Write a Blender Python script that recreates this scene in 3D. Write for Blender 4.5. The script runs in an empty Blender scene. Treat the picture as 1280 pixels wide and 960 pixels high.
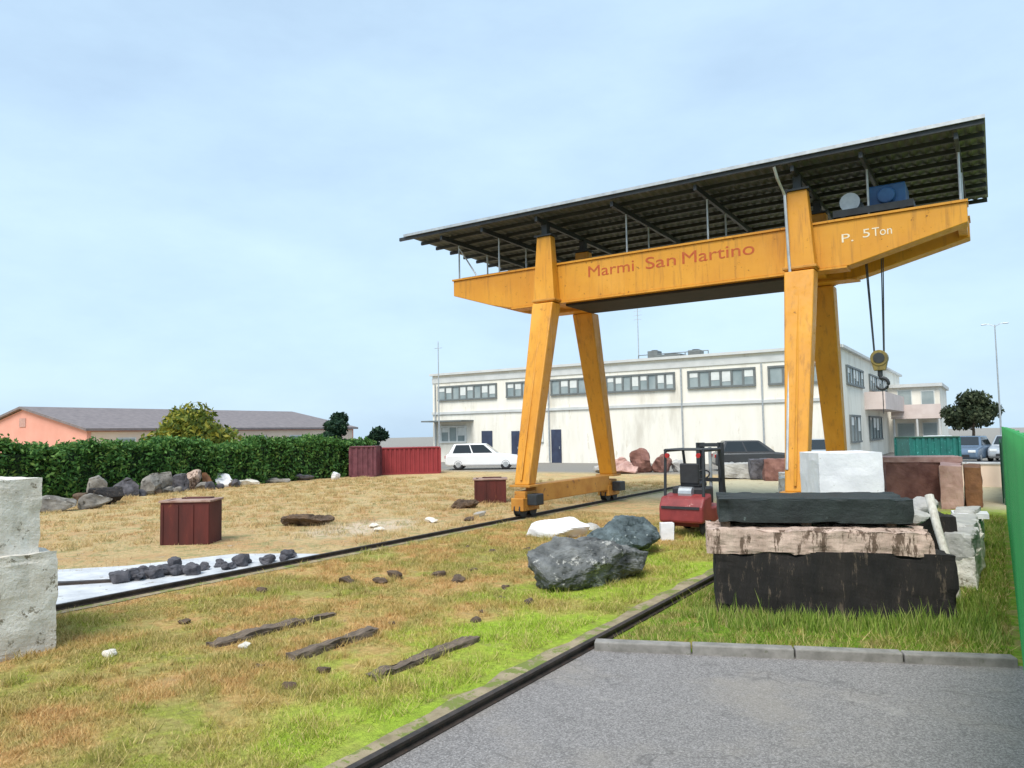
import bpy, bmesh, math, random
import numpy as np
from mathutils import Vector, Matrix, noise, Euler

R = math.radians
scene = bpy.context.scene
COL = scene.collection
random.seed(7)
rng = np.random.default_rng(11)

# ------------------------------------------------------------------ materials
def _new(name):
    m = bpy.data.materials.new(name); m.use_nodes = True
    nt = m.node_tree
    b = nt.nodes['Principled BSDF']
    return m, nt, b

def _noise(nt, vec, scale, detail=5, rough=.6):
    n = nt.nodes.new('ShaderNodeTexNoise')
    n.inputs['Scale'].default_value = scale
    n.inputs['Detail'].default_value = detail
    n.inputs['Roughness'].default_value = rough
    if vec is not None: nt.links.new(vec, n.inputs['Vector'])
    return n.outputs['Fac']

def _ramp(nt, fac, stops):
    r = nt.nodes.new('ShaderNodeValToRGB')
    e = r.color_ramp.elements
    while len(e) < len(stops): e.new(.5)
    for el, (p, c) in zip(e, stops):
        el.position = p; el.color = (*c, 1)
    nt.links.new(fac, r.inputs['Fac'])
    return r.outputs['Color']

def _mix(nt, fac, a, b, mode='MIX'):
    m = nt.nodes.new('ShaderNodeMix'); m.data_type = 'RGBA'; m.blend_type = mode
    for sock, v in ((m.inputs[0], fac), (m.inputs[6], a), (m.inputs[7], b)):
        if isinstance(v, (int, float)): sock.default_value = v
        elif isinstance(v, tuple): sock.default_value = (*v, 1)
        else: nt.links.new(v, sock)
    return m.outputs[2]

def _math(nt, op, a, b=None, c=None, clamp=False):
    m = nt.nodes.new('ShaderNodeMath'); m.operation = op; m.use_clamp = clamp
    for i, v in enumerate((a, b, c)):
        if v is None: continue
        if isinstance(v, (int, float)): m.inputs[i].default_value = v
        else: nt.links.new(v, m.inputs[i])
    return m.outputs[0]

def _step(nt, v, lo, hi):
    m = nt.nodes.new('ShaderNodeMapRange'); m.interpolation_type = 'SMOOTHSTEP'
    nt.links.new(v, m.inputs[0])
    m.inputs[1].default_value = lo; m.inputs[2].default_value = hi
    return m.outputs[0]

def _bump(nt, b, h, strength, dist=.02):
    bp = nt.nodes.new('ShaderNodeBump'); bp.inputs['Strength'].default_value = strength
    bp.inputs['Distance'].default_value = dist
    nt.links.new(h, bp.inputs['Height']); nt.links.new(bp.outputs[0], b.inputs['Normal'])

def mat(name, c1, c2=None, scale=3, rough=.7, metal=0, bump=.2, spots=None, spot_at=.62, spot_scale=9, grime=None, stretch=None):
    """noise-mottled surface: c1/c2 blended, optional blotches (spots) and broad grime"""
    m, nt, b = _new(name)
    tc = nt.nodes.new('ShaderNodeTexCoord').outputs['Object']
    if stretch:
        mp = nt.nodes.new('ShaderNodeMapping'); mp.inputs['Scale'].default_value = stretch
        nt.links.new(tc, mp.inputs['Vector']); tc = mp.outputs[0]
    c2 = c2 or tuple(v * .7 for v in c1)
    f = _noise(nt, tc, scale)
    col = _ramp(nt, f, [(.32, c2), (.66, c1)])
    if grime:
        g = _noise(nt, tc, scale * .35, 6, .7)
        col = _mix(nt, _step(nt, g, .48, .72), col, grime)
    if spots:
        s = _noise(nt, tc, spot_scale, 6, .75)
        col = _mix(nt, _step(nt, s, spot_at, spot_at + .06), col, spots)
    nt.links.new(col, b.inputs['Base Color'])
    b.inputs['Roughness'].default_value = rough; b.inputs['Metallic'].default_value = metal
    if bump: _bump(nt, b, _noise(nt, tc, scale * 6, 8, .7), bump)
    return m

def leaf_mat(name, cols, trans=.25):
    m, nt, b = _new(name)
    g = nt.nodes.new('ShaderNodeNewGeometry')
    big = _noise(nt, g.outputs['Position'], 1.1, 3)
    f = _math(nt, 'ADD', _math(nt, 'MULTIPLY', g.outputs['Random Per Island'], .5), _math(nt, 'MULTIPLY', big, .6))
    n = len(cols)
    col = _ramp(nt, f, [(.2 + .65 * i / (n - 1), c) for i, c in enumerate(cols)])
    nt.links.new(col, b.inputs['Base Color']); b.inputs['Roughness'].default_value = .6
    b.inputs['Specular IOR Level'].default_value = .25
    tr = nt.nodes.new('ShaderNodeBsdfTranslucent'); nt.links.new(col, tr.inputs['Color'])
    mx = nt.nodes.new('ShaderNodeMixShader'); mx.inputs[0].default_value = trans
    nt.links.new(b.outputs[0], mx.inputs[1]); nt.links.new(tr.outputs[0], mx.inputs[2])
    nt.links.new(mx.outputs[0], nt.nodes['Material Output'].inputs['Surface'])
    return m

def turf_colour(nt, blades=False):
    """yard colours by place: lime and olive turf, orange dead grass, tan field, pale gravel"""
    g = nt.nodes.new('ShaderNodeNewGeometry'); P = g.outputs['Position']
    sx = nt.nodes.new('ShaderNodeSeparateXYZ'); nt.links.new(P, sx.inputs[0])
    X, Y = sx.outputs[0], sx.outputs[1]
    flat = nt.nodes.new('ShaderNodeCombineXYZ'); nt.links.new(X, flat.inputs[0]); nt.links.new(Y, flat.inputs[1])
    F = flat.outputs[0]
    n1 = _noise(nt, F, .8, 4, .6); n2 = _noise(nt, F, 2.3, 5, .65); n3 = _noise(nt, F, 14, 5, .7); n4 = _noise(nt, F, 70, 3, .7)
    wob = _math(nt, 'MULTIPLY_ADD', n2, 1.6, -.8)
    Xw = _math(nt, 'ADD', X, wob)
    Yw = _math(nt, 'ADD', Y, _math(nt, 'MULTIPLY', wob, 1.5))
    # turf between the rails
    green = _ramp(nt, n3, [(.3, (0.128, 0.160, 0.023)), (.5, (0.256, 0.307, 0.038)), (.7, (0.384, 0.474, 0.045))])
    lime = _ramp(nt, n3, [(.3, (0.166, 0.269, 0.015)), (.55, (0.320, 0.512, 0.026)), (.75, (0.474, 0.640, 0.051))])
    dry = _ramp(nt, n3, [(.28, (0.307, 0.160, 0.064)), (.5, (0.538, 0.320, 0.134)), (.72, (0.742, 0.512, 0.256))])
    olive = _ramp(nt, n3, [(.3, (0.192, 0.166, 0.045)), (.6, (0.397, 0.358, 0.115)), (.75, (0.538, 0.474, 0.179))])
    base = _mix(nt, _step(nt, n2, .42, .62), olive, green)
    Xl = _math(nt, 'ADD', Xw, _math(nt, 'MINIMUM', _math(nt, 'MULTIPLY_ADD', Y, .55, 7.0), .2))
    limef = _math(nt, 'MULTIPLY', _step(nt, Xl, .6, 1.9), _math(nt, 'MULTIPLY', _step(nt, n1, .34, .54), .9))
    base = _mix(nt, limef, base, lime)
    dryf = _math(nt, 'MULTIPLY', _step(nt, n1, .60, .44), _step(nt, n2, .36, .56))
    dryf = _math(nt, 'MULTIPLY', dryf, _step(nt, Xw, 3.1, .9))
    base = _mix(nt, dryf, base, dry)
    base = _mix(nt, .08, base, (.90, .70, .36)); base = _mix(nt, 1.0, base, (1.12, 1.10, 1.05), 'MULTIPLY')
    # tan field past the left rail
    tan = _ramp(nt, n3, [(.28, (0.384, 0.230, 0.102)), (.5, (0.640, 0.435, 0.205)), (.75, (0.800, 0.640, 0.358))])
    ochre = _ramp(nt, n3, [(.3, (0.307, 0.243, 0.077)), (.7, (0.614, 0.512, 0.205))])
    field = _mix(nt, _step(nt, n2, .48, .66), tan, ochre)
    rusty = _ramp(nt, n3, [(.3, (.40, .20, .07)), (.7, (.70, .43, .20))])
    field = _mix(nt, _math(nt, 'MULTIPLY', _step(nt, n1, .46, .6), .8), field, rusty)
    dx = _math(nt, 'ADD', X, 5.4); dy = _math(nt, 'ADD', Y, 5.3)
    dd = _math(nt, 'SQRT', _math(nt, 'ADD', _math(nt, 'MULTIPLY', dx, dx), _math(nt, 'MULTIPLY', _math(nt, 'MULTIPLY', dy, dy), .35)))
    dd = _math(nt, 'ADD', dd, _math(nt, 'MULTIPLY', wob, 1.3))
    field = _mix(nt, _math(nt, 'MULTIPLY', _step(nt, dd, 1.3, .5), .85), field, (.74, .62, .50))
    moss = _ramp(nt, n3, [(.3, (.17, .17, .05)), (.7, (.38, .38, .14))])
    field = _mix(nt, _math(nt, 'MULTIPLY', _step(nt, n2, .50, .40), .75), field, moss)
    field = _mix(nt, .18, field, (.80, .66, .44))
    base = _mix(nt, _step(nt, Xw, -2.7, -3.7), base, field)
    base = _mix(nt, _math(nt, 'MULTIPLY', _step(nt, Yw, -3.5, 0), _step(nt, Xw, 3.3, 2.2)), base, field)
    # pale gravel in the middle of the yard, tan soil along the fence
    grav = _ramp(nt, n4, [(.3, (0.538, 0.435, 0.282)), (.7, (0.800, 0.742, 0.512))])
    gf = _math(nt, 'MULTIPLY', _step(nt, Xw, -4.0, -2.0), _math(nt, 'MULTIPLY', _step(nt, Yw, 2.5, 5.0), _step(nt, Xw, 9, 7)))
    base = _mix(nt, gf, base, grav)
    lush = _ramp(nt, n3, [(.3, (0.090, 0.179, 0.018)), (.55, (0.192, 0.346, 0.026)), (.75, (0.320, 0.474, 0.051))])
    lf = _math(nt, 'MULTIPLY', _step(nt, Xw, 2.6, 3.4), _step(nt, Yw, 2.5, 0.5))
    lush = _mix(nt, _math(nt, 'MULTIPLY', _step(nt, n2, .47, .60), .8), lush, olive)
    lush = _mix(nt, _math(nt, 'MULTIPLY', _step(nt, n2, .47, .36), .7), lush, dry)
    base = _mix(nt, lf, base, lush)
    if not blades:
        soil = _math(nt, 'MULTIPLY', _step(nt, n2, .56, .68), .55)
        base = _mix(nt, soil, base, (.36, .26, .15))
        pale = _math(nt, 'MULTIPLY', _step(nt, n2, .60, .72), _step(nt, Xw, -3, -4))
        base = _mix(nt, _math(nt, 'MULTIPLY', pale, .8), base, (.62, .53, .42))
        # worn paved ground round the far buildings
        paved = _step(nt, Yw, 14, 17)
        base = _mix(nt, paved, base, _ramp(nt, n4, [(.3, (.22, .21, .19)), (.7, (.36, .34, .31))]))
        base = _mix(nt, _math(nt, 'MULTIPLY', _step(nt, n4, .52, .66), .35), base, (.10, .07, .03))
        return base, n4
    r = g.outputs['Random Per Island']
    base = _mix(nt, _math(nt, 'MULTIPLY', _step(nt, r, .50, .92), .8), base, (.68, .52, .25))
    base = _mix(nt, _math(nt, 'MULTIPLY', _step(nt, r, .35, .0), .5), base, (.11, .12, .02))
    return base, n4

def ground_mat():
    m, nt, b = _new('turf')
    c, h = turf_colour(nt)
    nt.links.new(c, b.inputs['Base Color']); b.inputs['Roughness'].default_value = .95
    b.inputs['Specular IOR Level'].default_value = .1
    _bump(nt, b, h, .8, .05)
    return m

def blade_mat():
    m, nt, b = _new('grass_blade')
    c, h = turf_colour(nt, True)
    nt.links.new(c, b.inputs['Base Color']); b.inputs['Roughness'].default_value = .7
    b.inputs['Specular IOR Level'].default_value = .15
    tr = nt.nodes.new('ShaderNodeBsdfTranslucent'); nt.links.new(c, tr.inputs['Color'])
    mx = nt.nodes.new('ShaderNodeMixShader'); mx.inputs[0].default_value = .3
    nt.links.new(b.outputs[0], mx.inputs[1]); nt.links.new(tr.outputs[0], mx.inputs[2])
    nt.links.new(mx.outputs[0], nt.nodes['Material Output'].inputs['Surface'])
    return m

def asphalt_mat():
    m, nt, b = _new('asphalt')
    P = nt.nodes.new('ShaderNodeNewGeometry').outputs['Position']
    agg = _noise(nt, P, 80, 4, .85); mid = _noise(nt, P, 22, 4, .7); broad = _noise(nt, P, .9, 4, .6)
    c = _ramp(nt, agg, [(.34, (.085, .078, .075)), (.5, (.22, .204, .20)), (.66, (.44, .415, .40))])
    c = _mix(nt, _math(nt, 'MULTIPLY', _step(nt, mid, .5, .72), .3), c, (.10, .097, .10))
    c = _mix(nt, _math(nt, 'MULTIPLY', _step(nt, broad, .5, .7), .4), c, (.32, .28, .235))
    vor = nt.nodes.new('ShaderNodeTexVoronoi'); vor.feature = 'DISTANCE_TO_EDGE'; vor.inputs['Scale'].default_value = .75
    wv = nt.nodes.new('ShaderNodeVectorMath'); wv.operation = 'MULTIPLY_ADD'
    nz = nt.nodes.new('ShaderNodeTexNoise'); nz.inputs['Scale'].default_value = 2.5; nt.links.new(P, nz.inputs['Vector'])
    nt.links.new(nz.outputs['Color'], wv.inputs[0]); wv.inputs[1].default_value = (.5, .5, .5); nt.links.new(P, wv.inputs[2])
    nt.links.new(wv.outputs[0], vor.inputs['Vector'])
    crack = _math(nt, 'MULTIPLY', _step(nt, vor.outputs['Distance'], .011, .003), _step(nt, broad, .42, .55))
    c = _mix(nt, _math(nt, 'MULTIPLY', crack, .3), c, (.05, .046, .042))
    stain = _noise(nt, P, 1.7, 5, .7)
    c = _mix(nt, _math(nt, 'MULTIPLY', _step(nt, stain, .58, .70), .45), c, (.085, .08, .078))
    c = _mix(nt, _math(nt, 'MULTIPLY', _step(nt, stain, .42, .30), .35), c, (.40, .37, .34))
    nt.links.new(c, b.inputs['Base Color']); b.inputs['Roughness'].default_value = .9
    _bump(nt, b, agg, .6, .012)
    return m

M = {}
M['ground'] = ground_mat(); M['blade'] = blade_mat(); M['asphalt'] = asphalt_mat()
def paint_mat(name, c1, c2, rust, dirt):
    m, nt, b = _new(name)
    g = nt.nodes.new('ShaderNodeNewGeometry').outputs['Position']
    def mapped(sx, sy, sz):
        mp = nt.nodes.new('ShaderNodeMapping'); mp.inputs['Scale'].default_value = (sx, sy, sz); nt.links.new(g, mp.inputs['Vector']); return mp.outputs[0]
    broad = _noise(nt, g, .9, 5, .6)
    col = _ramp(nt, broad, [(.3, c2), (.68, c1)])
    streak = _noise(nt, mapped(7, 7, .55), 1.3, 6, .65)
    col = _mix(nt, _math(nt, 'MULTIPLY', _step(nt, streak, .50, .70), .55), col, dirt)
    chip = _noise(nt, g, 7, 8, .8)
    col = _mix(nt, _math(nt, 'MULTIPLY', _step(nt, chip, .61, .66), .85), col, rust)
    fade = _noise(nt, mapped(1.2, 1.2, .4), 1.1, 4, .6)
    col = _mix(nt, _math(nt, 'MULTIPLY', _step(nt, fade, .50, .70), .35), col, tuple(min(.8, v * 1.25 + .04) for v in c1))
    nt.links.new(col, b.inputs['Base Color'])
    rg = _ramp(nt, chip, [(.4, (.42, .42, .42)), (.66, (.75, .75, .75))]); nt.links.new(rg, b.inputs['Roughness'])
    _bump(nt, b, chip, .08, .01)
    return m
M['orange'] = paint_mat('orange_paint', (.66, .30, .022), (.56, .23, .015), (.17, .065, .02), (.30, .125, .02))
M['orange_old'] = mat('orange_paint', (.56, .235, .020), (.47, .18, .013), 1.6, .45, 0, .05, spots=(.30, .13, .03), spot_at=.66, spot_scale=5, grime=(.52, .25, .04))
M['orange_worn'] = mat('worn_orange_paint', (.55, .27, .045), (.42, .17, .02), 2.5, .6, 0, .15, spots=(.22, .09, .03), spot_at=.60, spot_scale=6)
M['red_letter'] = mat('red_lettering', (.44, .05, .010), (.45, .12, .018), 9, .6, 0, 0)
M['white_letter'] = mat('white_lettering', (.80, .74, .58), (.7, .6, .45), 5, .6, 0, 0)
M['roof_sheet'] = mat('roof_sheet', (.135, .155, .175), (.09, .105, .12), 1.2, .6, .2, .05, spots=(.13, .10, .07), spot_at=.67, spot_scale=3)
M['dark_steel'] = mat('dark_steel', (.045, .052, .058), (.028, .03, .034), 4, .55, .4, .1)
M['galv'] = mat('galvanised_steel', (.52, .54, .55), (.38, .40, .42), 6, .45, .6, .05)
M['blue'] = mat('blue_paint', (.03, .12, .32), (.02, .07, .2), 3, .5, 0, .05)
M['cable'] = mat('steel_cable', (.06, .065, .07), (.035, .038, .04), 20, .5, .5, .1)
M['hook_yellow'] = mat('hook_yellow', (.28, .21, .05), (.12, .10, .04), 8, .5, .1, .1)
M['underside'] = mat('underside_shade', (.030, .018, .010), (.015, .010, .007), 3, .8, 0, .1)  # near-black brown, paints the shade under the girders
M['rail'] = mat('rail_steel', (.075, .055, .045), (.03, .025, .022), 9, .6, .4, .2, spots=(.16, .08, .04), spot_scale=14)
M['bed'] = mat('rail_bed_concrete', (.36, .29, .19), (.20, .16, .09), 5, .95, 0, .5, spots=(.16, .19, .04), spot_at=.50, spot_scale=3)
M['concrete'] = mat('pale_concrete', (.60, .61, .63), (.42, .435, .46), 3, .85, 0, .35, spots=(.26, .235, .20), spot_at=.57, spot_scale=3.5)
M['kerb'] = mat('kerb_concrete', (.30, .28, .26), (.17, .16, .145), 7, .9, 0, .4, spots=(.16, .16, .12), spot_at=.6, spot_scale=12)
M['timber'] = mat('weathered_timber', (.20, .15, .11), (.08, .06, .045), 5, .9, 0, .5, stretch=(9, 1.2, 9))
M['pale_timber'] = mat('grey_white_timber', (.62, .60, .54), (.42, .39, .33), 6, .85, 0, .3, stretch=(6, 6, 1))
M['marble'] = mat('rough_white_marble', (.86, .82, .75), (.62, .56, .47), 5, .85, 0, 1.0, spots=(.26, .22, .16), spot_at=.575, spot_scale=7)
M['marble_grey'] = mat('grey_marble', (.50, .49, .46), (.30, .29, .28), 3, .85, 0, .8, spots=(.16, .15, .13), spot_scale=6)
M['marble_white'] = mat('sawn_white_marble', (.84, .84, .85), (.70, .70, .73), 2.4, .7, 0, .4, spots=(.50, .47, .43), spot_at=.62, spot_scale=5, grime=(.68, .65, .60))
M['marble_pink'] = mat('pinkish_stone', (.60, .455, .375), (.40, .285, .23), 3, .9, 0, .8, spots=(.13, .085, .06), spot_at=.515, spot_scale=3.6, stretch=(2.0, 2.0, .45))
M['stone_brown'] = mat('brown_stone', (.28, .14, .11), (.14, .06, .05), 3, .9, 0, .7, spots=(.45, .33, .28), spot_at=.64)
M['stone_rose'] = mat('rose_stone', (.56, .36, .31), (.36, .20, .17), 3, .9, 0, .6, spots=(.26, .14, .12), spot_at=.64)
M['stone_rust'] = mat('rust_brown_stone', (.26, .12, .055), (.13, .06, .03), 3, .9, 0, .7)
M['stone_dark'] = mat('dark_stone', (.024, .019, .017), (.009, .008, .008), 3.5, .9, 0, .9, spots=(.10, .075, .055), spot_at=.57, spot_scale=7, stretch=(1.8, 1.8, .35))
M['stone_green'] = mat('dark_green_stone', (.020, .029, .027), (.008, .012, .012), 4, .65, 0, .5, spots=(.10, .13, .12), spot_at=.66, spot_scale=12)
M['hedge_stone'] = mat('weathered_grey_stone', (.30, .28, .25), (.10, .09, .08), 3, .9, 0, .9, spots=(.50, .46, .40), spot_at=.62, spot_scale=5)
M['slate'] = mat('blue_grey_rock', (.22, .225, .22), (.025, .028, .03), 2.6, .85, 0, 1.0, spots=(.42, .41, .38), spot_at=.57, spot_scale=4.5, grime=(.05, .055, .055))
M['slate_blue'] = mat('blue_rock', (.14, .18, .19), (.022, .033, .037), 3, .85, 0, 1.0, spots=(.33, .37, .37), spot_at=.60, spot_scale=5, grime=(.035, .05, .05))
M['rubble'] = mat('dark_rubble', (.13, .125, .14), (.035, .033, .04), 5, .9, 0, .8)
M['debris'] = mat('brown_debris', (.15, .10, .065), (.06, .04, .028), 6, .95, 0, .8)
M['rust'] = mat('red_rust', (.115, .020, .015), (.05, .011, .009), 3, .75, .1, .3, spots=(.20, .07, .03), spot_at=.63, spot_scale=6, stretch=(1, 1, .3))
M['rust_top'] = mat('rusty_top', (.42, .30, .25), (.24, .13, .1), 4, .8, .1, .3)
M['red_paint'] = mat('faded_red_paint', (.28, .04, .038), (.17, .02, .022), 3, .5, 0, .1, spots=(.5, .27, .24), spot_at=.62, spot_scale=5)
M['container_red'] = mat('dark_red_paint', (.30, .035, .04), (.22, .022, .026), 1.2, .55, 0, .1, spots=(.16, .05, .04), spot_at=.66)
M['maroon'] = mat('maroon_paint', (.17, .05, .065), (.09, .022, .03), 3, .6, 0, .2, spots=(.35, .22, .22), spot_at=.66)
M['rubber'] = mat('black_rubber', (.025, .025, .027), (.015, .015, .016), 8, .8, 0, .2)
M['black'] = mat('black_plastic', (.03, .03, .034), (.02, .02, .022), 8, .5, 0, .05)
M['white_paint'] = mat('white_paint', (.80, .80, .78), (.72, .72, .70), 2, .5, 0, .05)
M['green_sheet'] = mat('green_sheet_metal', (.045, .38, .10), (.034, .31, .08), 1.0, .5, 0, .05, spots=(.05, .20, .06), spot_at=.66, spot_scale=3)
M['dark_green_sheet'] = mat('dark_green_sheet', (.012, .085, .045), (.008, .06, .03), 2, .6, 0, .1)
M['teal'] = mat('teal_paint', (.015, .16, .13), (.01, .10, .085), 2, .5, 0, .1, spots=(.10, .40, .36), spot_at=.60)
M['facade'] = mat('cream_render', (.82, .79, .71), (.76, .72, .63), 2.0, .85, 0, .15, grime=(.60, .56, .48), spots=(.66, .60, .50), spot_at=.6, spot_scale=2.2, stretch=(1, 1, .22))
M['facade_grey'] = mat('grey_white_render', (.60, .61, .60), (.50, .51, .50), 1.2, .85, 0, .1)
M['facade_pinkish'] = mat('rose_white_render', (.68, .58, .54), (.58, .48, .44), 1.2, .85, 0, .1)
M['glass'] = mat('window_glass', (.34, .39, .39), (.20, .25, .26), .6, .15, 0, 0)  # pale reflection is painted into the glass colour
M['frame_dark'] = mat('dark_window_frame', (.16, .18, .18), (.12, .13, .13), 3, .6, 0, 0)
M['frame_light'] = mat('light_window_frame', (.70, .72, .70), (.6, .62, .6), 3, .6, 0, 0)
M['door_blue'] = mat('dark_blue_door', (.04, .055, .10), (.025, .03, .06), 2, .5, 0, .05)
M['pink'] = mat('salmon_render', (.72, .36, .28), (.64, .30, .23), .5, .85, 0, .1)
M['cream'] = mat('pale_cream_render', (.76, .62, .50), (.68, .52, .42), .7, .85, 0, .1)
M['tile'] = mat('grey_brown_roof_tile', (.22, .19, .19), (.15, .13, .135), 2.5, .85, 0, .4)
M['trunk'] = mat('bark', (.12, .09, .065), (.06, .045, .032), 8, .95, 0, .8)
M['hedge'] = leaf_mat('hedge_leaf', [(.022, .06, .018), (.05, .14, .032), (.09, .21, .045), (.19, .29, .07)])
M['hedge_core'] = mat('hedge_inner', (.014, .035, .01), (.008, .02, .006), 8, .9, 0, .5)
M['autumn'] = leaf_mat('autumn_leaf', [(.03, .06, .012), (.09, .13, .02), (.19, .22, .03), (.40, .34, .05)])
M['conifer'] = leaf_mat('dark_leaf', [(.010, .028, .016), (.02, .05, .03), (.04, .09, .04)])
M['olive'] = leaf_mat('olive_leaf', [(.018, .032, .018), (.05, .07, .035), (.13, .15, .08)])
M['weed'] = leaf_mat('weed_leaf', [(.07, .13, .02), (.16, .26, .035), (.30, .40, .07), (.42, .38, .16)])
M['car_white'] = mat('white_car_paint', (.80, .81, .82), (.76, .77, .78), 1, .25, 0, 0)
M['car_silver'] = mat('silver_car_paint', (.46, .49, .52), (.42, .45, .48), 1, .3, .4, 0)
M['car_blue'] = mat('blue_grey_car_paint', (.13, .19, .27), (.11, .16, .23), 1, .25, .2, 0)
M['car_dark'] = mat('dark_grey_car_paint', (.06, .065, .07), (.05, .052, .056), 1, .25, .2, 0)
M['car_glass'] = mat('car_glass', (.02, .026, .03), (.015, .02, .024), 1, .08, 0, 0)
M['lamp_glass'] = mat('headlight_glass', (.75, .76, .76), (.68, .7, .7), 1, .15, 0, 0)
M['lamp_red'] = mat('tail_light_red', (.4, .02, .02), (.3, .015, .015), 1, .2, 0, 0)

# ------------------------------------------------------------------ mesh helpers
class MB:
    def __init__(s): s.v = []; s.f = []
    def add(s, vs, fs):
        o = len(s.v); s.v += [tuple(v) for v in vs]; s.f += [tuple(i + o for i in f) for f in fs]; return s
    def box(s, c, d, rz=0, rot=None):
        m = Matrix.Rotation(rz, 3, 'Z') if rot is None else rot
        c = Vector(c); vs = []
        for z in (-.5, .5):
            for x, y in ((-.5, -.5), (.5, -.5), (.5, .5), (-.5, .5)):
                vs.append(c + m @ Vector((x * d[0], y * d[1], z * d[2])))
        return s.add(vs, [(3, 2, 1, 0), (4, 5, 6, 7), (0, 1, 5, 4), (1, 2, 6, 5), (2, 3, 7, 6), (3, 0, 4, 7)])
    def span(s, a, b):
        return s.box([(a[i] + b[i]) / 2 for i in range(3)], [abs(b[i] - a[i]) for i in range(3)])
    def frustum(s, c0, d0, c1, d1):
        """box between two horizontal rectangles"""
        vs = []
        for c, d in ((c0, d0), (c1, d1)):
            for x, y in ((-.5, -.5), (.5, -.5), (.5, .5), (-.5, .5)):
                vs.append((c[0] + x * d[0], c[1] + y * d[1], c[2]))
        return s.add(vs, [(3, 2, 1, 0), (4, 5, 6, 7), (0, 1, 5, 4), (1, 2, 6, 5), (2, 3, 7, 6), (3, 0, 4, 7)])
    def prism(s, poly, y0, y1, axis='y'):
        """polygon in xz (axis y), yz (axis x) or xy (axis z), extruded along axis"""
        def p(a, b, t):
            return {'y': (a, t, b), 'x': (t, a, b), 'z': (a, b, t)}[axis]
        n = len(poly)
        vs = [p(a, b, y0) for a, b in poly] + [p(a, b, y1) for a, b in poly]
        fs = [tuple(range(n)), tuple(range(2 * n - 1, n - 1, -1))]
        fs += [((i + 1) % n, i, i + n, (i + 1) % n + n) for i in range(n)]
        return s.add(vs, fs)
    def tube(s, pts, r, n=8, r1=None):
        pts = [Vector(p) for p in pts]; k = len(pts); rings = []
        for i, p in enumerate(pts):
            t = (pts[min(i + 1, k - 1)] - pts[max(i - 1, 0)]).normalized()
            a = Vector((0, 0, 1)) if abs(t.z) < .9 else Vector((1, 0, 0))
            u = t.cross(a).normalized(); w = t.cross(u)
            rr = r if r1 is None else r + (r1 - r) * i / (k - 1)
            rings.append([p + (u * math.cos(2 * math.pi * j / n) + w * math.sin(2 * math.pi * j / n)) * rr for j in range(n)])
        vs = [q for g in rings for q in g]; fs = []
        for i in range(k - 1):
            for j in range(n):
                fs.append((i * n + j, i * n + (j + 1) % n, (i + 1) * n + (j + 1) % n, (i + 1) * n + j))
        fs.append(tuple(range(n - 1, -1, -1))); fs.append(tuple((k - 1) * n + j for j in range(n)))
        return s.add(vs, fs)
    def ring(s, c, axis, R0, r0, n=20, m=8):
        c = Vector(c); ax = Vector(axis).normalized()
        a = Vector((0, 0, 1)) if abs(ax.z) < .9 else Vector((1, 0, 0))
        u = ax.cross(a).normalized(); w = ax.cross(u); vs = []; fs = []
        for i in range(n):
            d = u * math.cos(2 * math.pi * i / n) + w * math.sin(2 * math.pi * i / n)
            for j in range(m):
                t = 2 * math.pi * j / m
                vs.append(c + d * (R0 + r0 * math.cos(t)) + ax * r0 * math.sin(t))
        for i in range(n):
            for j in range(m):
                fs.append((i * m + j, ((i + 1) % n) * m + j, ((i + 1) % n) * m + (j + 1) % m, i * m + (j + 1) % m))
        return s.add(vs, fs)
    def build(s, name, m, parent=None, loc=(0, 0, 0), rz=0, bevel=0, smooth=False):
        me = bpy.data.meshes.new(name); me.from_pydata(s.v, [], s.f); me.update()
        bm = bmesh.new(); bm.from_mesh(me); bmesh.ops.recalc_face_normals(bm, faces=bm.faces); bm.to_mesh(me); bm.free()
        return link(name, me, m, parent, loc, rz, bevel, smooth)

def link(name, me, m, parent=None, loc=(0, 0, 0), rz=0, bevel=0, smooth=False):
    o = bpy.data.objects.new(name, me); COL.objects.link(o)
    o.location = loc; o.rotation_euler = (0, 0, rz)
    if m is not None: me.materials.append(m)
    if parent is not None: o.parent = parent
    if smooth:
        for p in me.polygons: p.use_smooth = True
    if bevel:
        b = o.modifiers.new('bevel', 'BEVEL'); b.width = bevel; b.segments = 2; b.limit_method = 'ANGLE'
    return o

def tag(o, label=None, cat=None, group=None, kind=None):
    if label: o['label'] = label
    if cat: o['category'] = cat
    if group: o['group'] = group
    if kind: o['kind'] = kind
    return o

def thing(name, label, cat, loc=(0, 0, 0), rz=0, group=None):
    o = bpy.data.objects.new(name, None); COL.objects.link(o)
    o.empty_display_size = .2
    o.location = loc; o.rotation_euler = (0, 0, rz)
    return tag(o, label, cat, group)

def dup(root, loc=None, rz=None, label=None):
    def cp(o, parent):
        c = o.copy(); COL.objects.link(c); c.parent = parent
        for ch in list(o.children): cp(ch, c)
        return c
    r = cp(root, None)
    if loc is not None: r.location = loc
    if rz is not None: r.rotation_euler = (0, 0, rz)
    if label: r['label'] = label
    return r

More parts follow.
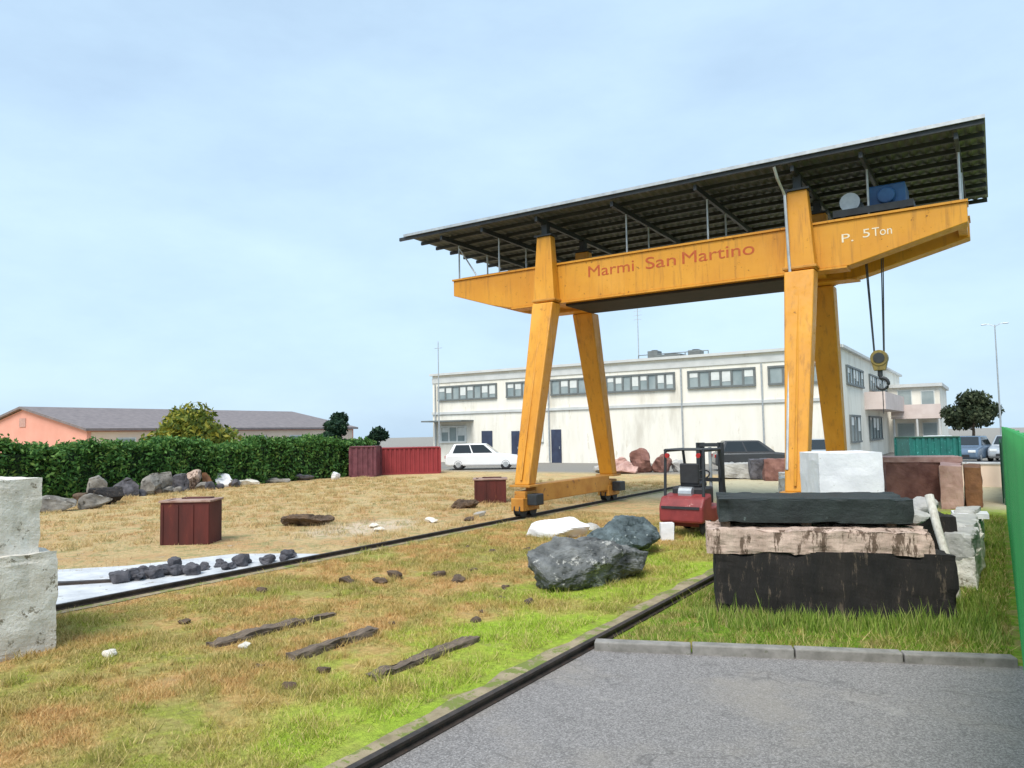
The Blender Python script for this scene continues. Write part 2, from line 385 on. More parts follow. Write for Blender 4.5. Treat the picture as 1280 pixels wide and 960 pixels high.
def rock_mesh(name, size, seed, amp=.06, rnd=0.0, cuts=9, freq=2.2, chip=0.0, facets=None):
    """block of stone: rnd 0 = sawn block, 1 = boulder; base at z=0"""
    rs = random.Random(seed * 13 + 5)
    if facets is None: facets = 16 if rnd >= .3 else 0
    planes = []
    for _ in range(facets):
        d = Vector((rs.gauss(0, 1), rs.gauss(0, 1), rs.gauss(0, .8))).normalized()
        planes.append((d, rs.uniform(.62, .95)))
    bm = bmesh.new(); bmesh.ops.create_cube(bm, size=2)
    bmesh.ops.subdivide_edges(bm, edges=bm.edges[:], cuts=cuts, use_grid_fill=True)
    off = Vector((seed * 7.13, seed * 3.71, seed * 1.9)); S = Vector(size) / 2
    for v in bm.verts:
        p = v.co.copy()
        q = p.normalized() * 1.18
        q = p.lerp(q, rnd)
        for pn, pd in planes:
            e = q.dot(pn) - pd
            if e > 0: q -= pn * e * .92
        edge = sorted((abs(p.x), abs(p.y), abs(p.z)))[1]
        w = Vector((q.x * S.x, q.y * S.y, q.z * S.z))
        n = noise.fractal(w * freq + off, .9, 2.1, 5)
        d = Vector((p.x ** 7 if rnd < .3 else p.x, p.y ** 7 if rnd < .3 else p.y, p.z ** 7 if rnd < .3 else p.z))
        if d.length > 1e-4: d.normalize()
        k = noise.noise(w * freq * .55 + off * 2)
        w += d * (n * amp + k * amp)
        if chip and edge > .86:
            w -= d * max(0, noise.noise(w * 6 + off)) * chip * (1 + edge)
        v.co = w
    zmin = min(v.co.z for v in bm.verts)
    flat = zmin + .12 * size[2] * (.4 + rnd)
    for v in bm.verts:
        v.co.z = max(v.co.z, flat) - flat
    me = bpy.data.meshes.new(name); bm.to_mesh(me); bm.free()
    return me

def stone(name, size, seed, m, loc, rz=0, label='', cat='stone block', group=None, **k):
    o = link(name, rock_mesh(name, size, seed, **k), m, None, loc, rz)
    return tag(o, label, cat, group)

def leaf_mesh(name, pts, size, jitter=.35, up=0.0):
    """one small folded leaf (4-corner) per point"""
    P = np.asarray(pts); n = len(P)
    a = rng.normal(size=(n, 3)); a[:, 2] += up; a /= np.linalg.norm(a, axis=1)[:, None]
    b = rng.normal(size=(n, 3)); b -= (b * a).sum(1)[:, None] * a; b /= np.linalg.norm(b, axis=1)[:, None]
    L = size * (1 + jitter * rng.uniform(-1, 1, n))[:, None]
    v = np.stack([P - a * L, P + b * L * .45, P + a * L, P - b * L * .45], 1).reshape(-1, 3)
    me = bpy.data.meshes.new(name)
    me.vertices.add(len(v)); me.vertices.foreach_set('co', v.ravel())
    me.loops.add(n * 4); me.loops.foreach_set('vertex_index', np.arange(n * 4, dtype=np.int32))
    me.polygons.add(n); me.polygons.foreach_set('loop_start', np.arange(0, n * 4, 4, dtype=np.int32))
    me.update(calc_edges=True); me.validate()
    return me

def blob_points(lobes, n):
    out = []
    w = np.array([l[1][0] * l[1][1] * l[1][2] for l in lobes]) ** .75; w /= w.sum()
    for (c, r), k in zip(lobes, (w * n).astype(int)):
        d = rng.normal(size=(k, 3)); d /= np.linalg.norm(d, axis=1)[:, None]
        rad = rng.uniform(.35, 1.08, k)[:, None] ** .6
        out.append(np.array(c) + d * rad * np.array(r))
    return np.concatenate(out)

def tree(name, label, loc, height, crown_r, trunk_h, m, n=5000, leaf=.12, seed=1, trunk_r=.14, cone=False, group=None):
    rs = random.Random(seed)
    t = thing(name, label, 'tree', loc, 0, group)
    tb = MB()
    top = height * .82
    bend = [(rs.uniform(-.06, .06) * height * k / 5, rs.uniform(-.06, .06) * height * k / 5, top * k / 5) for k in range(6)]
    bend[0] = (0, 0, -.05)
    tb.tube(bend, trunk_r, 9, trunk_r * .25)
    lobes = []
    ch = height - trunk_h
    for k in range(13 if not cone else 11):
        u = rs.random() if not cone else k / 10
        z = trunk_h + ch * (.18 + .72 * u)
        wid = crown_r * (math.sin(math.pi * min(1, .22 + .7 * u)) if not cone else (1.05 - u) * .9)
        an = rs.uniform(0, 6.28); rr = wid * rs.uniform(.25, .7)
        c = (math.cos(an) * rr, math.sin(an) * rr, z)
        s = crown_r * rs.uniform(.32, .5) * (1 if not cone else (1.1 - u * .75))
        lobes.append((c, (s, s, s * rs.uniform(.6, .85))))
        zb = trunk_h * .8 + (z - trunk_h) * .5
        tb.tube([(bend[2][0], bend[2][1], min(zb, top * .9)), (c[0] * .5, c[1] * .5, (zb + z) / 2), c], trunk_r * .3, 6, trunk_r * .08)
    tb.build('trunk', M['trunk'], t, smooth=True)
    link('crown', leaf_mesh('crown', blob_points(lobes, n), leaf), m, t)
    return t

# ------------------------------------------------------------------ setting
def sheet(name, poly, z, m, kind='structure'):
    o = MB().add([(x, y, z) for x, y in poly], [tuple(range(len(poly)))]).build(name, m)
    return tag(o, kind=kind)

sheet('ground', [(-420, -120), (420, -120), (420, 520), (-420, 520)], 0, M['ground'])
# asphalt apron in the right foreground (its top edge follows the kerb)
sheet('road', [(3.135, -24), (9, -24), (9, -9.08), (6.41, -9.86), (3.135, -11.10)], .006, M['asphalt'])
kb = MB(); KA, KB = Vector((3.15, -11.12, 0)), Vector((6.40, -9.86, 0)); kd = (KB - KA).normalized(); ka = math.atan2(kd.y, kd.x)
for i in range(4):
    L = (KB - KA).length / 4
    c = KA + kd * (L * (i + .5)); kb.box((c.x, c.y, .028 + random.uniform(-.006, .006)), (L - .012, .13, .12), ka + random.uniform(-.012, .012))
tag(kb.build('kerb', M['kerb'], bevel=.012), kind='structure')
sheet('path', [(-7.2, -13.6), (-6.0, -11.33), (-5.34, -10.62), (-4.79, -9.04), (-4.0, -8.6), (-3.25, -8.3), (-3.25, -14.6), (-7.2, -14.6)], .012, M['concrete'])
st = MB(); st.prism([(-7.0, -13.3), (-4.62, -12.02), (-4.03, -11.37), (-4.06, -11.29), (-4.68, -11.9), (-7.0, -13.18)], .012, .05, 'z')
tag(st.build('path_step', M['rail']), kind='structure')

def rail_bed(name, x, w, y0, y1, seed):
    rs = random.Random(seed); L = []; Rr = []
    n = 60
    for i in range(n + 1):
        y = y0 + (y1 - y0) * i / n
        L.append((x - w / 2 + rs.uniform(-.05, .05), y)); Rr.append((x + w / 2 + rs.uniform(-.02, .02), y))
    vs = [(p[0], p[1], .008) for p in L] + [(p[0], p[1], .008) for p in Rr]
    fs = [(i, i + n + 1, i + n + 2, i + 1) for i in range(n)]
    tag(MB().add(vs, fs).build(name, M['bed']), kind='structure')
rail_bed('rail_bed', 2.94, .26, -24, -3, 3)
rail_bed('rail_bed', -3.02, .3, -16, 9, 5)

def rail(x, y0, y1, label):
    p = [(-.045, 0), (.045, 0), (.045, .014), (.010, .022), (.010, .048), (.026, .054), (.026, .074), (-.026, .074), (-.026, .054), (-.010, .048), (-.010, .022), (-.045, .014)]
    o = MB().prism(p, y0, y1).build('crane_rail', M['rail'], loc=(x, 0, 0))
    tag(o, label, 'rail', 'rails of the gantry crane')
rail(-3.083, -16, 10, 'dark steel crane rail running from the white marble blocks to the left crane legs')
rail(3.10, -24, 10, 'dark steel crane rail along the left edge of the asphalt')

# ------------------------------------------------------------------ gantry crane
crane = thing('gantry_crane', 'orange gantry crane on four raking legs under a long dark sheet roof', 'crane')
S, ZB, ZT, YF = 3.083, 5.31, 6.23, .9
for sy in (-1, 1):
    prof = [(-6.16, ZT + .02), (-6.16, 5.84), (-4.95, 5.46), (-4.3, ZB), (4.0, ZB), (6.1, 5.86), (6.1, ZT + .02)]
    y0, y1 = (-YF, -YF + .42) if sy < 0 else (YF - .42, YF)
    g = MB().prism(prof, y0, y1).build('girder', M['orange'], crane, bevel=.015)
    # top flange and lower flange strips
    fl = MB(); fl.box((-.03, (y0 + y1) / 2, ZT + .045), (12.3, .5, .045)); fl.box((-.15, (y0 + y1) / 2, ZB - .022), (8.2, .48, .04))
    fl.build('flange', M['orange'], g)
    MB().box((0, (y0 + y1) / 2, ZT + .10), (12.0, .06, .06)).build('trolley_rail', M['dark_steel'], g)
    if sy < 0:
        front = g
def lettering(text, x, z, size, m, width, parent, y=-YF - .004, shear=0):
    c = bpy.data.curves.new('lettering', 'FONT'); c.body = text; c.size = size; c.extrude = .002; c.shear = shear
    c.align_x = 'CENTER'
    o = bpy.data.objects.new('lettering', c); COL.objects.link(o); c.materials.append(m)
    o.location = (x, y, z); o.rotation_euler = (R(90), 0, 0); o.parent = parent
    bpy.context.view_layer.update()
    k = width / max(o.dimensions.x, .01)
    me = bpy.data.meshes.new_from_object(o.evaluated_get(bpy.context.evaluated_depsgraph_get()))
    for v in me.vertices: v.co.x *= k
    bpy.data.objects.remove(o)
    o = bpy.data.objects.new('lettering', me); COL.objects.link(o)
    o.location = (x, y, z); o.rotation_euler = (R(90), 0, 0); o.parent = parent
    return o
lettering('Marmi', -1.36, 5.83, .40, M['red_letter'], 1.22, front)
lettering('San', -.065, 5.83, .40, M['red_letter'], .75, front)
lettering('Martino', 1.27, 5.83, .40, M['red_letter'], 1.64, front)
lettering('P.', 3.98, 5.80, .25, M['white_letter'], .22, front)
lettering('5', 4.34, 5.84, .25, M['white_letter'], .13, front)
lettering('Ton', 4.63, 5.84, .25, M['white_letter'], .36, front)
# end ties between the girders, diaphragms
for x in (-6.05, 5.99):
    MB().box((x, 0, 6.05), (.16, 2 * (YF - .42) - .01, .32)).build('end_tie', M['orange'], crane, bevel=.01)
for x in (-S, S):
    MB().box((x, 0, ZB + .25), (.5, 2 * (YF - .42) - .01, .4)).build('cross_tie', M['orange'], crane, bevel=.01)
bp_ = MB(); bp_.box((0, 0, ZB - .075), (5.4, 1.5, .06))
bp_.build('underside_shade_plate', M['underside'], crane)  # added plate, its dark colour stands in for shade beneath the beam
# legs
for sx in (-1, 1):
    for sy in (-1, 1):
        yo = sy * (YF + .17)
        up = MB().frustum((sx * S, yo, ZB - .02), (.62, .32, 0), (sx * S, yo - sy * .03, 6.98), (.40, .24, 0)).build('column', M['orange'], crane, bevel=.02)
        MB().box((sx * S, yo, ZB + .03), (.68, .36, .05)).build('flange_plate', M['orange_worn'], up, bevel=.008)
        MB().box((sx * S, yo - sy * .03, 7.0), (.5, .34, .04)).build('cap_plate', M['dark_steel'], up)
        lg = MB(); lg.frustum((sx * S, sy * 2.27, .78), (.40, .34, 0), (sx * S, yo, ZB - .05), (.60, .44, 0))
        L = lg.build('leg', M['orange'], crane, bevel=.03)
        MB().box((sx * S, sy * 2.27, .76), (.56, .5, .05)).build('foot_plate', M['orange_worn'], L, bevel=.008)
        # narrow web stiffener down the outer face
        ft = MB(); a0 = Vector((sx * S, sy * 2.27 + sy * .175, .9)); a1 = Vector((sx * S, yo + sy * .225, ZB - .2))
        ft.tube([a0, a1], .028, 6); ft.build('stiffener', M['orange'], L)
        wb = MB(); wb.box((sx * S, sy * 2.27, .34), (.34, .74, .3)); wb.box((sx * S, sy * 2.27, .56), (.3, .5, .16))
        W = wb.build('wheel_box', M['orange_worn'], crane, bevel=.02)
        for k in (-1, 1):
            wm = MB(); cx, cy = sx * S, sy * 2.27 + k * .22
            wm.tube([(cx - .06, cy, .22), (cx + .06, cy, .22)], .145, 18)
            wm.tube([(cx - .085, cy, .22), (cx - .06, cy, .22)], .175, 18); wm.tube([(cx + .06, cy, .22), (cx + .085, cy, .22)], .175, 18)
            wm.build('wheel', M['dark_steel'], W)
        MB().box((sx * S + .3, sy * 2.3, .45), (.26, .34, .26)).build('drive_motor', M['dark_steel'], W, bevel=.02)
    MB().box((sx * S, 0, .56), (.3, 4.04, .42)).build('sill_beam', M['orange_worn'], crane, bevel=.02)
# roof
ZR0, ZR1, YR0, YR1, XR0, XR1 = 7.56, 7.50, -1.64, 3.88, -7.30, 6.47
n = 276; vs = []; fs = []
for i in range(n + 1):
    x = XR0 + (XR1 - XR0) * i / n; w = .018 * math.sin(i * math.pi / 2 + .4) 
    vs += [(x, YR0, ZR0 + w), (x, YR1, ZR1 + w), (x, YR0, ZR0 + w + .012), (x, YR1, ZR1 + w + .012)]
for i in range(n):
    a, b = 4 * i, 4 * i + 4
    fs += [(a, a + 1, b + 1, b), (a + 2, b + 2, b + 3, a + 3), (a, b, b + 2, a + 2), (a + 1, a + 3, b + 3, b + 1)]
fs += [(0, 2, 3, 1), (4 * n, 4 * n + 1, 4 * n + 3, 4 * n + 2)]
roof = MB().add(vs, fs).build('roof', M['roof_sheet'], crane)
for k in range(9):
    y = YR0 + .04 + (YR1 - YR0 - .08) * k / 8; z = ZR0 + (ZR1 - ZR0) * k / 8
    ex = .22 if k == 0 else 0
    MB().box(((XR0 + XR1) / 2 - ex / 2, y, z - .068), (XR1 - XR0 - .04 + ex, .055, .09)).build('purlin', M['dark_steel'], roof)
rx = [-6.1, -4.75, -S, -1.0, 1.02, S, 4.38, 6.0]
for x in rx:
    b = MB(); zc = (ZR0 + ZR1) / 2 - .115 - .06
    b.box((x, (YR0 + YR1) / 2 + .02, zc), (.07, YR1 - YR0 - .2, .12)); b.build('rafter', M['dark_steel'], roof)
    if abs(x) != S:
        for y in (-YF + .2, YF - .2):
            MB().tube([(x, y, ZT + .06), (x, y, zc - .055)], .024, 8).build('roof_post', M['galv'], roof)
        MB().tube([(x, YF - .2, ZT + .45), (x, 2.9, zc - .05)], .02, 6).build('brace', M['dark_steel'], roof)
    else:
        for y in (-YF - .14, YF + .14):
            MB().box((x, y, 7.17), (.16, .16, .3)).build('roof_post', M['dark_steel'], roof)
MB().tube([(-6.1, -.72, 7.25), (-5.45, -.72, 6.3)], .02, 6).build('brace', M['galv'], roof)
MB().tube([(2.75, -1.62, 7.42), (2.78, -1.5, 7.2), (2.86, -1.25, 6.9), (2.88, -1.22, 5.6), (2.90, -1.24, 5.2), (2.92, -2.33, 1.2)], .032, 8).build('downpipe', M['galv'], crane)
MB().box(((XR0 + XR1) / 2, YR0 - .028, ZR0 + .005), (XR1 - XR0, .03, .07)).build('edge_trim', M['galv'], roof)
# trolley with hoist, hook block
tro = MB(); tro.box((4.45, 0, ZT + .22), (1.5, 1.5, .14))
for dx in (-.55, .55):
    for y in (-.69, .69): tro.tube([(4.45 + dx, y - .05, ZT + .21), (4.45 + dx, y + .05, ZT + .21)], .085, 14)
tr = tro.build('trolley', M['dark_steel'], crane)
MB().tube([(4.0, -.5, ZT + .5), (4.0, .45, ZT + .5)], .2, 18).build('hoist_drum', M['galv'], tr, smooth=False)
hh = MB(); hh.box((4.7, -.1, ZT + .52), (.7, .8, .46)); hh.tube([(4.7, -.62, ZT + .5), (4.7, -.4, ZT + .5)], .17, 16)
hh.build('hoist_motor', M['blue'], tr, bevel=.03)
hx, hz = 4.36, 3.52
for dx, dy in ((-.21, -.06), (-.19, .06), (.16, -.06), (.19, .06)):
    MB().tube([(hx + dx, dy, ZT + .3), (hx + (.09 if dx > 0 else -.09), dy, hz)], .013, 6).build('cable', M['cable'], crane)
hb = MB(); hb.tube([(hx, -.10, hz - .08), (hx, .10, hz - .08)], .17, 20)
hb.prism([(hx - .17, hz - .08), (hx + .17, hz - .08), (hx + .11, hz - .34), (hx - .11, hz - .34)], -.085, .085)
HB = hb.build('hook_block', M['hook_yellow'], crane, bevel=.01)
MB().tube([(hx, -.115, hz - .08), (hx, .115, hz - .08)], .11, 18).build('sheave', M['dark_steel'], HB)
MB().tube([(hx, 0, hz - .32), (hx, 0, hz - .46)], .05, 10).build('shank', M['dark_steel'], HB)
pts = [(hx, 0, hz - .44)] + [(hx + .03 + .12 * math.sin(t), 0, hz - .62 + .12 * math.cos(t)) for t in [R(a) for a in range(-10, 255, 22)]]
MB().tube(pts, .042, 10, .02).build('hook', M['dark_steel'], HB, smooth=True)
MB().tube([(hx + .03, 0, hz - .74), (hx + .03, 0, hz - 1.25)], .008, 5).build('chain', M['cable'], HB)

# ------------------------------------------------------------------ stones of the yard
G_left = 'white marble blocks stacked at the left edge'
stone('marble_block', (1.9, 2.6, .98), 3, M['marble'], (-2.33, -14.93, 0), 0, 'big rough white marble block on the grass, bottom of the left pair', group=G_left, amp=.010, cuts=30, freq=5, chip=.018)
stone('marble_block', (1.7, 2.5, .74), 8, M['marble'], (-2.32, -15.0, .93), 0, 'rough white marble block resting on top of a bigger marble block', group=G_left, amp=.010, cuts=28, freq=5, chip=.018)

tag(link('boulder', rock_mesh('boulder', (.98, 2.6, .80), 21, amp=.055, rnd=.5, cuts=46, freq=5.5, facets=34), M['slate'], None, (1.70, -8.30, -.05), R(-15)),
    'long grey boulder with a dark near end lying on lime green grass', 'boulder', 'boulders between the rails')
tag(link('boulder', rock_mesh('boulder', (1.0, 1.7, .68), 34, amp=.055, rnd=.5, cuts=42, freq=5.5, facets=34), M['slate_blue'], None, (1.16, -6.1, -.05), R(-12)),
    'shorter blue-grey boulder lying behind the long grey boulder', 'boulder', 'boulders between the rails')
stone('stone_slab', (1.25, .55, .36), 12, M['marble_white'], (-.85, -4.75, 0), R(15), 'low white stone piece in the grass left of the blue-grey boulder', amp=.05, rnd=.35)
stone('stone_slab', (.7, .5, .22), 13, M['marble_grey'], (-.75, -3.75, 0), R(40), 'small flat grey stone behind the low white stone', amp=.05, rnd=.35)

# dark blocks and slabs right of the crane rail
ang = R(19)
def stack_at(x, y): return (x, y, 0)
stone('stone_block', (2.36, 1.2, .72), 41, M['stone_dark'], (4.66, -8.42, 0), ang, 'dark brown stone block standing in weeds under a pale ragged slab', amp=.012, cuts=22, freq=3.5, chip=.05)
stone('stone_slab', (2.24, 1.0, .25), 42, M['marble_pink'], (4.56, -8.56, .66), ang, 'pale pinkish ragged slab with brown stains on top of the dark brown block', 'stone slab', amp=.022, cuts=44, freq=4.2, chip=.035)
for k, u in enumerate((-.85, 0, .85)):
    o = MB().box((0, 0, .036), (.10, .86, .072)).build('spacer_timber', M['timber'], None, (4.43 + u * math.cos(ang), -8.36 + u * math.sin(ang), .905), ang, bevel=.006)
    tag(o, ['left', 'middle', 'right'][k] + ' timber spacer between the pale slab and the dark green slab', 'timber', 'timber spacers in the slab stack')
stone('stone_slab', (1.98, .95, .26), 44, M['stone_green'], (4.50, -8.35, .972), ang, 'dark green stone slab lying on top of the pale ragged slab', 'stone slab', amp=.012, cuts=24, freq=3, chip=.03)
stone('stone_block', (.34, .30, .22), 45, M['marble_grey'], (5.52, -8.05, .91), R(40), 'small grey stone on the right end of the pale ragged slab', amp=.04, rnd=.4)
stone('stone_block', (2.35, 1.1, .80), 43, M['stone_dark'], (4.4, -5.55, 0), R(24), 'dark stone block standing behind the near slab stack', amp=.03, cuts=14, freq=3)
stone('stone_block', (2.2, .7, .64), 46, M['stone_dark'], (4.42, -6.72, 0), R(24), 'low dark block between the near slab stack and the block behind it', amp=.03, cuts=12)
tag(MB().tube([(5.90, -7.42, 0), (5.86, -7.30, .2), (5.70, -6.98, .78), (5.62, -6.80, 1.14)], .042, 10, .052).build('pole', M['pale_timber'], smooth=True),
    'pale grey pole leaning against the right end of the dark blocks', 'pole')
stone('stone_block', (.30, .26, .2), 47, M['marble_grey'], (5.50, -6.45, .86), R(30), 'small white stone at the head of the leaning pale pole', amp=.04, rnd=.4)
stone('stone_block', (.6, .9, .86), 48, M['stone_dark'], (5.42, -6.2, 0), R(24), 'narrow dark block under the small white stone by the leaning pole', amp=.03)
sizes = [(.36, .9, .42, 5.92, -6.2), (.36, .9, .44, 5.92, -5.2), (.38, 1.0, .40, 5.90, -4.1), (.36, .9, .42, 5.90, -3.0)]
for i, (a, b, c, x, y) in enumerate(sizes):
    stone('stone_block', (a, b, c), 50 + i, M['marble'], (x, y, 0), R(random.uniform(-4, 4)), ['pale block nearest the leaning pole in the row beside the green fence', 'second pale block from the leaning pole in the row beside the green fence', 'third pale block from the leaning pole in the row beside the green fence', 'pale block farthest from the leaning pole in the row beside the green fence'][i], group='pale blocks beside the green fence', amp=.04, chip=.06)
    stone('stone_block', (a * .92, b * .9, .28), 60 + i, M['marble_grey'], (x - .02, y, c - .08), R(random.uniform(-6, 6)), ['grey stone on top of the pale block nearest the leaning pole', 'grey stone on top of the second pale block from the leaning pole', 'grey stone on top of the third pale block from the leaning pole', 'grey stone on top of the pale block farthest from the leaning pole'][i], group='grey stones on the pale blocks', amp=.04, chip=.06)
stone('stone_slab', (.5, .5, .08), 70, M['marble_white'], (5.93, -3.2, .52), R(5), 'flat white slab laid across the far end of the pale block row', 'stone slab', amp=.01)
# middle distance blocks
stone('marble_block', (1.05, .95, 1.64), 71, M['marble_white'], (4.04, -3.35, 0), R(30), 'tall clean white marble block in front of the right crane legs', 'marble block', amp=.015, cuts=12)
for i, (x, y) in enumerate([(1.2, 5.2), (1.75, 5.4), (2.3, 5.6), (2.85, 5.8)]):
    stone('marble_block', (.50, .5, .62 + .05 * (i % 2)), 80 + i, M['marble_grey'] if i % 2 else M['marble'], (x, y, 0), R(10),
          ['small pale block, leftmost of four on the gravel beyond the forklift', 'small grey block beside the leftmost pale one, on the gravel beyond the forklift', 'small pale block third from left on the gravel beyond the forklift', 'small grey block at the right end of four, on the gravel beyond the forklift'][i], 'marble block', 'small blocks on the gravel beyond the forklift', amp=.03, chip=.05)
stone('stone_block', (1.45, 1.1, 1.08), 90, M['stone_brown'], (4.35, 5.9, 0), R(14), 'reddish brown stone block right of the tall white marble block', amp=.03, cuts=14)
stone('stone_slab', (1.9, 1.2, .14), 91, M['stone_rose'], (4.50, 5.95, 1.02), R(14), 'pale rose slab lying on the reddish brown block', 'stone slab', amp=.015, cuts=12)
stone('stone_block', (.45, 2.4, 1.05), 92, M['stone_rose'], (5.34, 4.6, 0), R(2), 'rose stone block standing end-on beside the reddish brown block', amp=.03, cuts=14)
stone('stone_block', (.36, 2.2, 1.0), 93, M['stone_rust'], (5.78, 5.2, 0), R(2), 'rust brown stone block beside the green fence', amp=.03, cuts=14)
# stones along the hedge
left = [(-16.5, -6.4, 1.5, .8, .62, 'hedge_stone', 'low grey stone block right of the stacked white marble blocks'),
        (-16.3, -5.3, 1.0, .8, .66, 'hedge_stone', 'second low stone block right of the low grey one by the hedge'),
        (-17.3, -4.4, 1.15, .9, .8, 'stone_dark', 'dark brown block in front of the stones by the hedge'),
        (-19.6, -3.4, .9, .8, 1.25, 'hedge_stone', 'tall grey stone at the left end of the hedge stones'),
        (-19.7, -2.4, .9, .9, 1.1, 'rubble', 'dark upright stone second from left by the hedge'),
        (-19.6, -1.5, .9, .7, 1.3, 'hedge_stone', 'pale upright stone by the hedge above the dark brown block'),
        (-20.1, -.8, .9, .8, 1.3, 'hedge_stone', 'grey slanting stone by the hedge between two pale ones'),
        (-20.2, .05, .8, .7, 1.1, 'rubble', 'dark stone leaning right of the grey slanting stone'),
        (-20.5, .75, .75, .6, 1.25, 'marble_pink', 'cream upright slab by the hedge above the rusty bin'),
        (-20.6, 1.5, .4, .4, 1.1, 'stone_rust', 'narrow brown stone post by the hedge'),
        (-20.7, 2.4, .8, .7, .95, 'marble_white', 'white rounded stone by the hedge right of the brown post'),
        (-20.7, 3.5, 1.3, .6, .35, 'marble', 'low white stone lying along the hedge'),
        (-20.7, 5.0, 1.6, .6, .3, 'hedge_stone', 'low grey slab at the foot of the hedge'),
        (-20.6, 6.6, 1.0, .6, .35, 'rubble', 'low dark stone near the right end of the hedge'),
        (-19.6, 7.6, .5, .5, .6, 'marble_white', 'small white stone in front of the maroon skip')]
for i, (x, y, a, b, c, m, lab) in enumerate(left):
    stone('stone_block', (a * .82, b * .8, c * (.66 if i < 11 else .6)), 100 + i, M[m], (x, y, 0), R(random.uniform(-25, 25) + 55), lab, group='stones along the hedge', amp=.05, rnd=.2 if i not in (10, 14) else .6, chip=.08, cuts=12, facets=9, freq=3)
hr = random.Random(5)
for i in range(22):
    u = hr.random(); x = -18.6 - 2.0 * u + hr.gauss(0, .35); y = -5.2 + 8.2 * u + hr.gauss(0, .3); s_ = hr.uniform(.2, .42)
    stone('stone_block', (s_ * 1.3, s_, s_ * .8), 300 + i, M[('hedge_stone', 'rubble', 'debris')[i % 3]], (x, y, 0), hr.uniform(0, 3), 'small weathered stone scattered before the bigger stones along the hedge', 'stone', 'small stones along the hedge', amp=.04, rnd=.4, cuts=6)
# rubble lying on the concrete strip
rr = random.Random(77)
places = [(-4.12, -11.45, .30)]
for k in range(34):
    u = (k + rr.random()) / 34
    yy = -11.35 + 2.6 * u; xx = -4.12 + .55 * u + rr.gauss(0, .17)
    places.append((xx, yy, (.13 + .16 * rr.random()) * (1 - .35 * u)))
lab0 = 'dark broken stone in the rubble line on the pale concrete strip'
for i, (x, y, s) in enumerate(places):
    stone('rubble_stone', (s * 1.15, s * .95, s * .62), 130 + i, M['rubble'], (x, y, .012), random.uniform(0, 3), lab0 if i else 'biggest black stone at the left end of the rubble line', 'stone', 'broken stones on the concrete strip', amp=.04, rnd=.45, cuts=8, facets=12, freq=6)
def heap(name, label, loc, r, h, m, seed, rz=0, nstone=46):
    rs = random.Random(seed); b = MB()
    o = link(name, rock_mesh(name, (r * 2.2, r * 1.2, h * 1.6), seed, amp=.06, rnd=.55, cuts=26, freq=7, facets=6), m, None, loc, rz)
    return tag(o, label, 'heap')
heap('debris_heap', 'dark brown heap of debris on the tan field right of the rusty bin', (-6.9, -5.55, -.045), .48, .16, M['debris'], 5, R(35))
heap('debris_heap', 'small dark heap of debris in front of the far rusty bin', (-5.9, -.9, -.04), .35, .16, M['debris'], 6, R(20))
for i, (x, y, s, lab) in enumerate([(-1.25, -9.9, .26, 'dark stone half sunk in dry grass, leftmost before the long boulder'), (-.85, -9.35, .22, 'dark stone in dry grass, upper middle of the scattered ones'), (-.35, -9.0, .2, 'small dark stone nearest the long boulder among the scattered ones'), (.1, -9.15, .24, 'flat dark stone in the grass left of the long boulder'), (-.75, -9.75, .2, 'brown stone in the dry grass among the dark scattered ones'), (.22, -12.7, .11, 'small pale stone lying between two sunken timbers'), (-.66, -13.5, .13, 'small pale stone in the grass near the marble blocks'), (-4.6, -3.9, .3, 'pale flat stone on the tan field beside the left rail'), (-5.2, -5.2, .28, 'white flat stone on pale dirt beyond the left rail'), (-4.6, -5.6, .22, 'small white stone on pale dirt close to the left rail'), (-4.3, -2.4, .28, 'grey stone beside the left rail near the crane foot'), (-4.0, -3.3, .3, 'dark stone beside the left rail in front of the far rusty bin')]):
    pale = 'pale' in lab or 'white' in lab; s *= .75
    stone('loose_stone', (s * 1.6, s * 1.1, s * .5), 160 + i, M['marble'] if pale else M['debris' if i < 5 or i == 11 else 'marble_grey'], (x, y, -.01), random.uniform(0, 3), lab, 'stone', 'loose stones lying in the yard', amp=.03, rnd=.5, cuts=8, facets=12, freq=6)

for i in range(26):
    x, y = rr.uniform(-2.4, 2.2), rr.uniform(-13.6, -6.2)
    if abs(x - 1.66) < .6 and abs(y + 8.4) < 1.3: continue
    s_ = rr.uniform(.045, .10)
    stone('loose_stone', (s_ * 1.5, s_ * 1.1, s_ * .6), 400 + i, M['debris'], (x, y, -.01), rr.uniform(0, 3), 'small brown stone half hidden in the grass between the rails', 'stone', 'small stones in the grass', amp=.02, rnd=.5, cuts=5, facets=10, freq=8)
# sunken timbers
for i, (x, y0, y1, lab) in enumerate([(-.05, -12.85, -11.35, 'dark timber sunk in the grass, farthest left of three'), (.94, -12.75, -11.7, 'shorter timber sunk in the grass, middle one of three'), (1.97, -12.8, -11.4, 'greyish timber sunk in lime green grass nearest the asphalt')]):
    o = link('timber_sleeper', rock_mesh('timber_sleeper', (.15, y1 - y0, .12), 180 + i, amp=.03, cuts=22, freq=6, chip=.06), M['timber'], None, (x, (y0 + y1) / 2, -.088), R(random.uniform(-3, 3)))
    tag(o, lab, 'timber', 'timbers sunk in the grass')

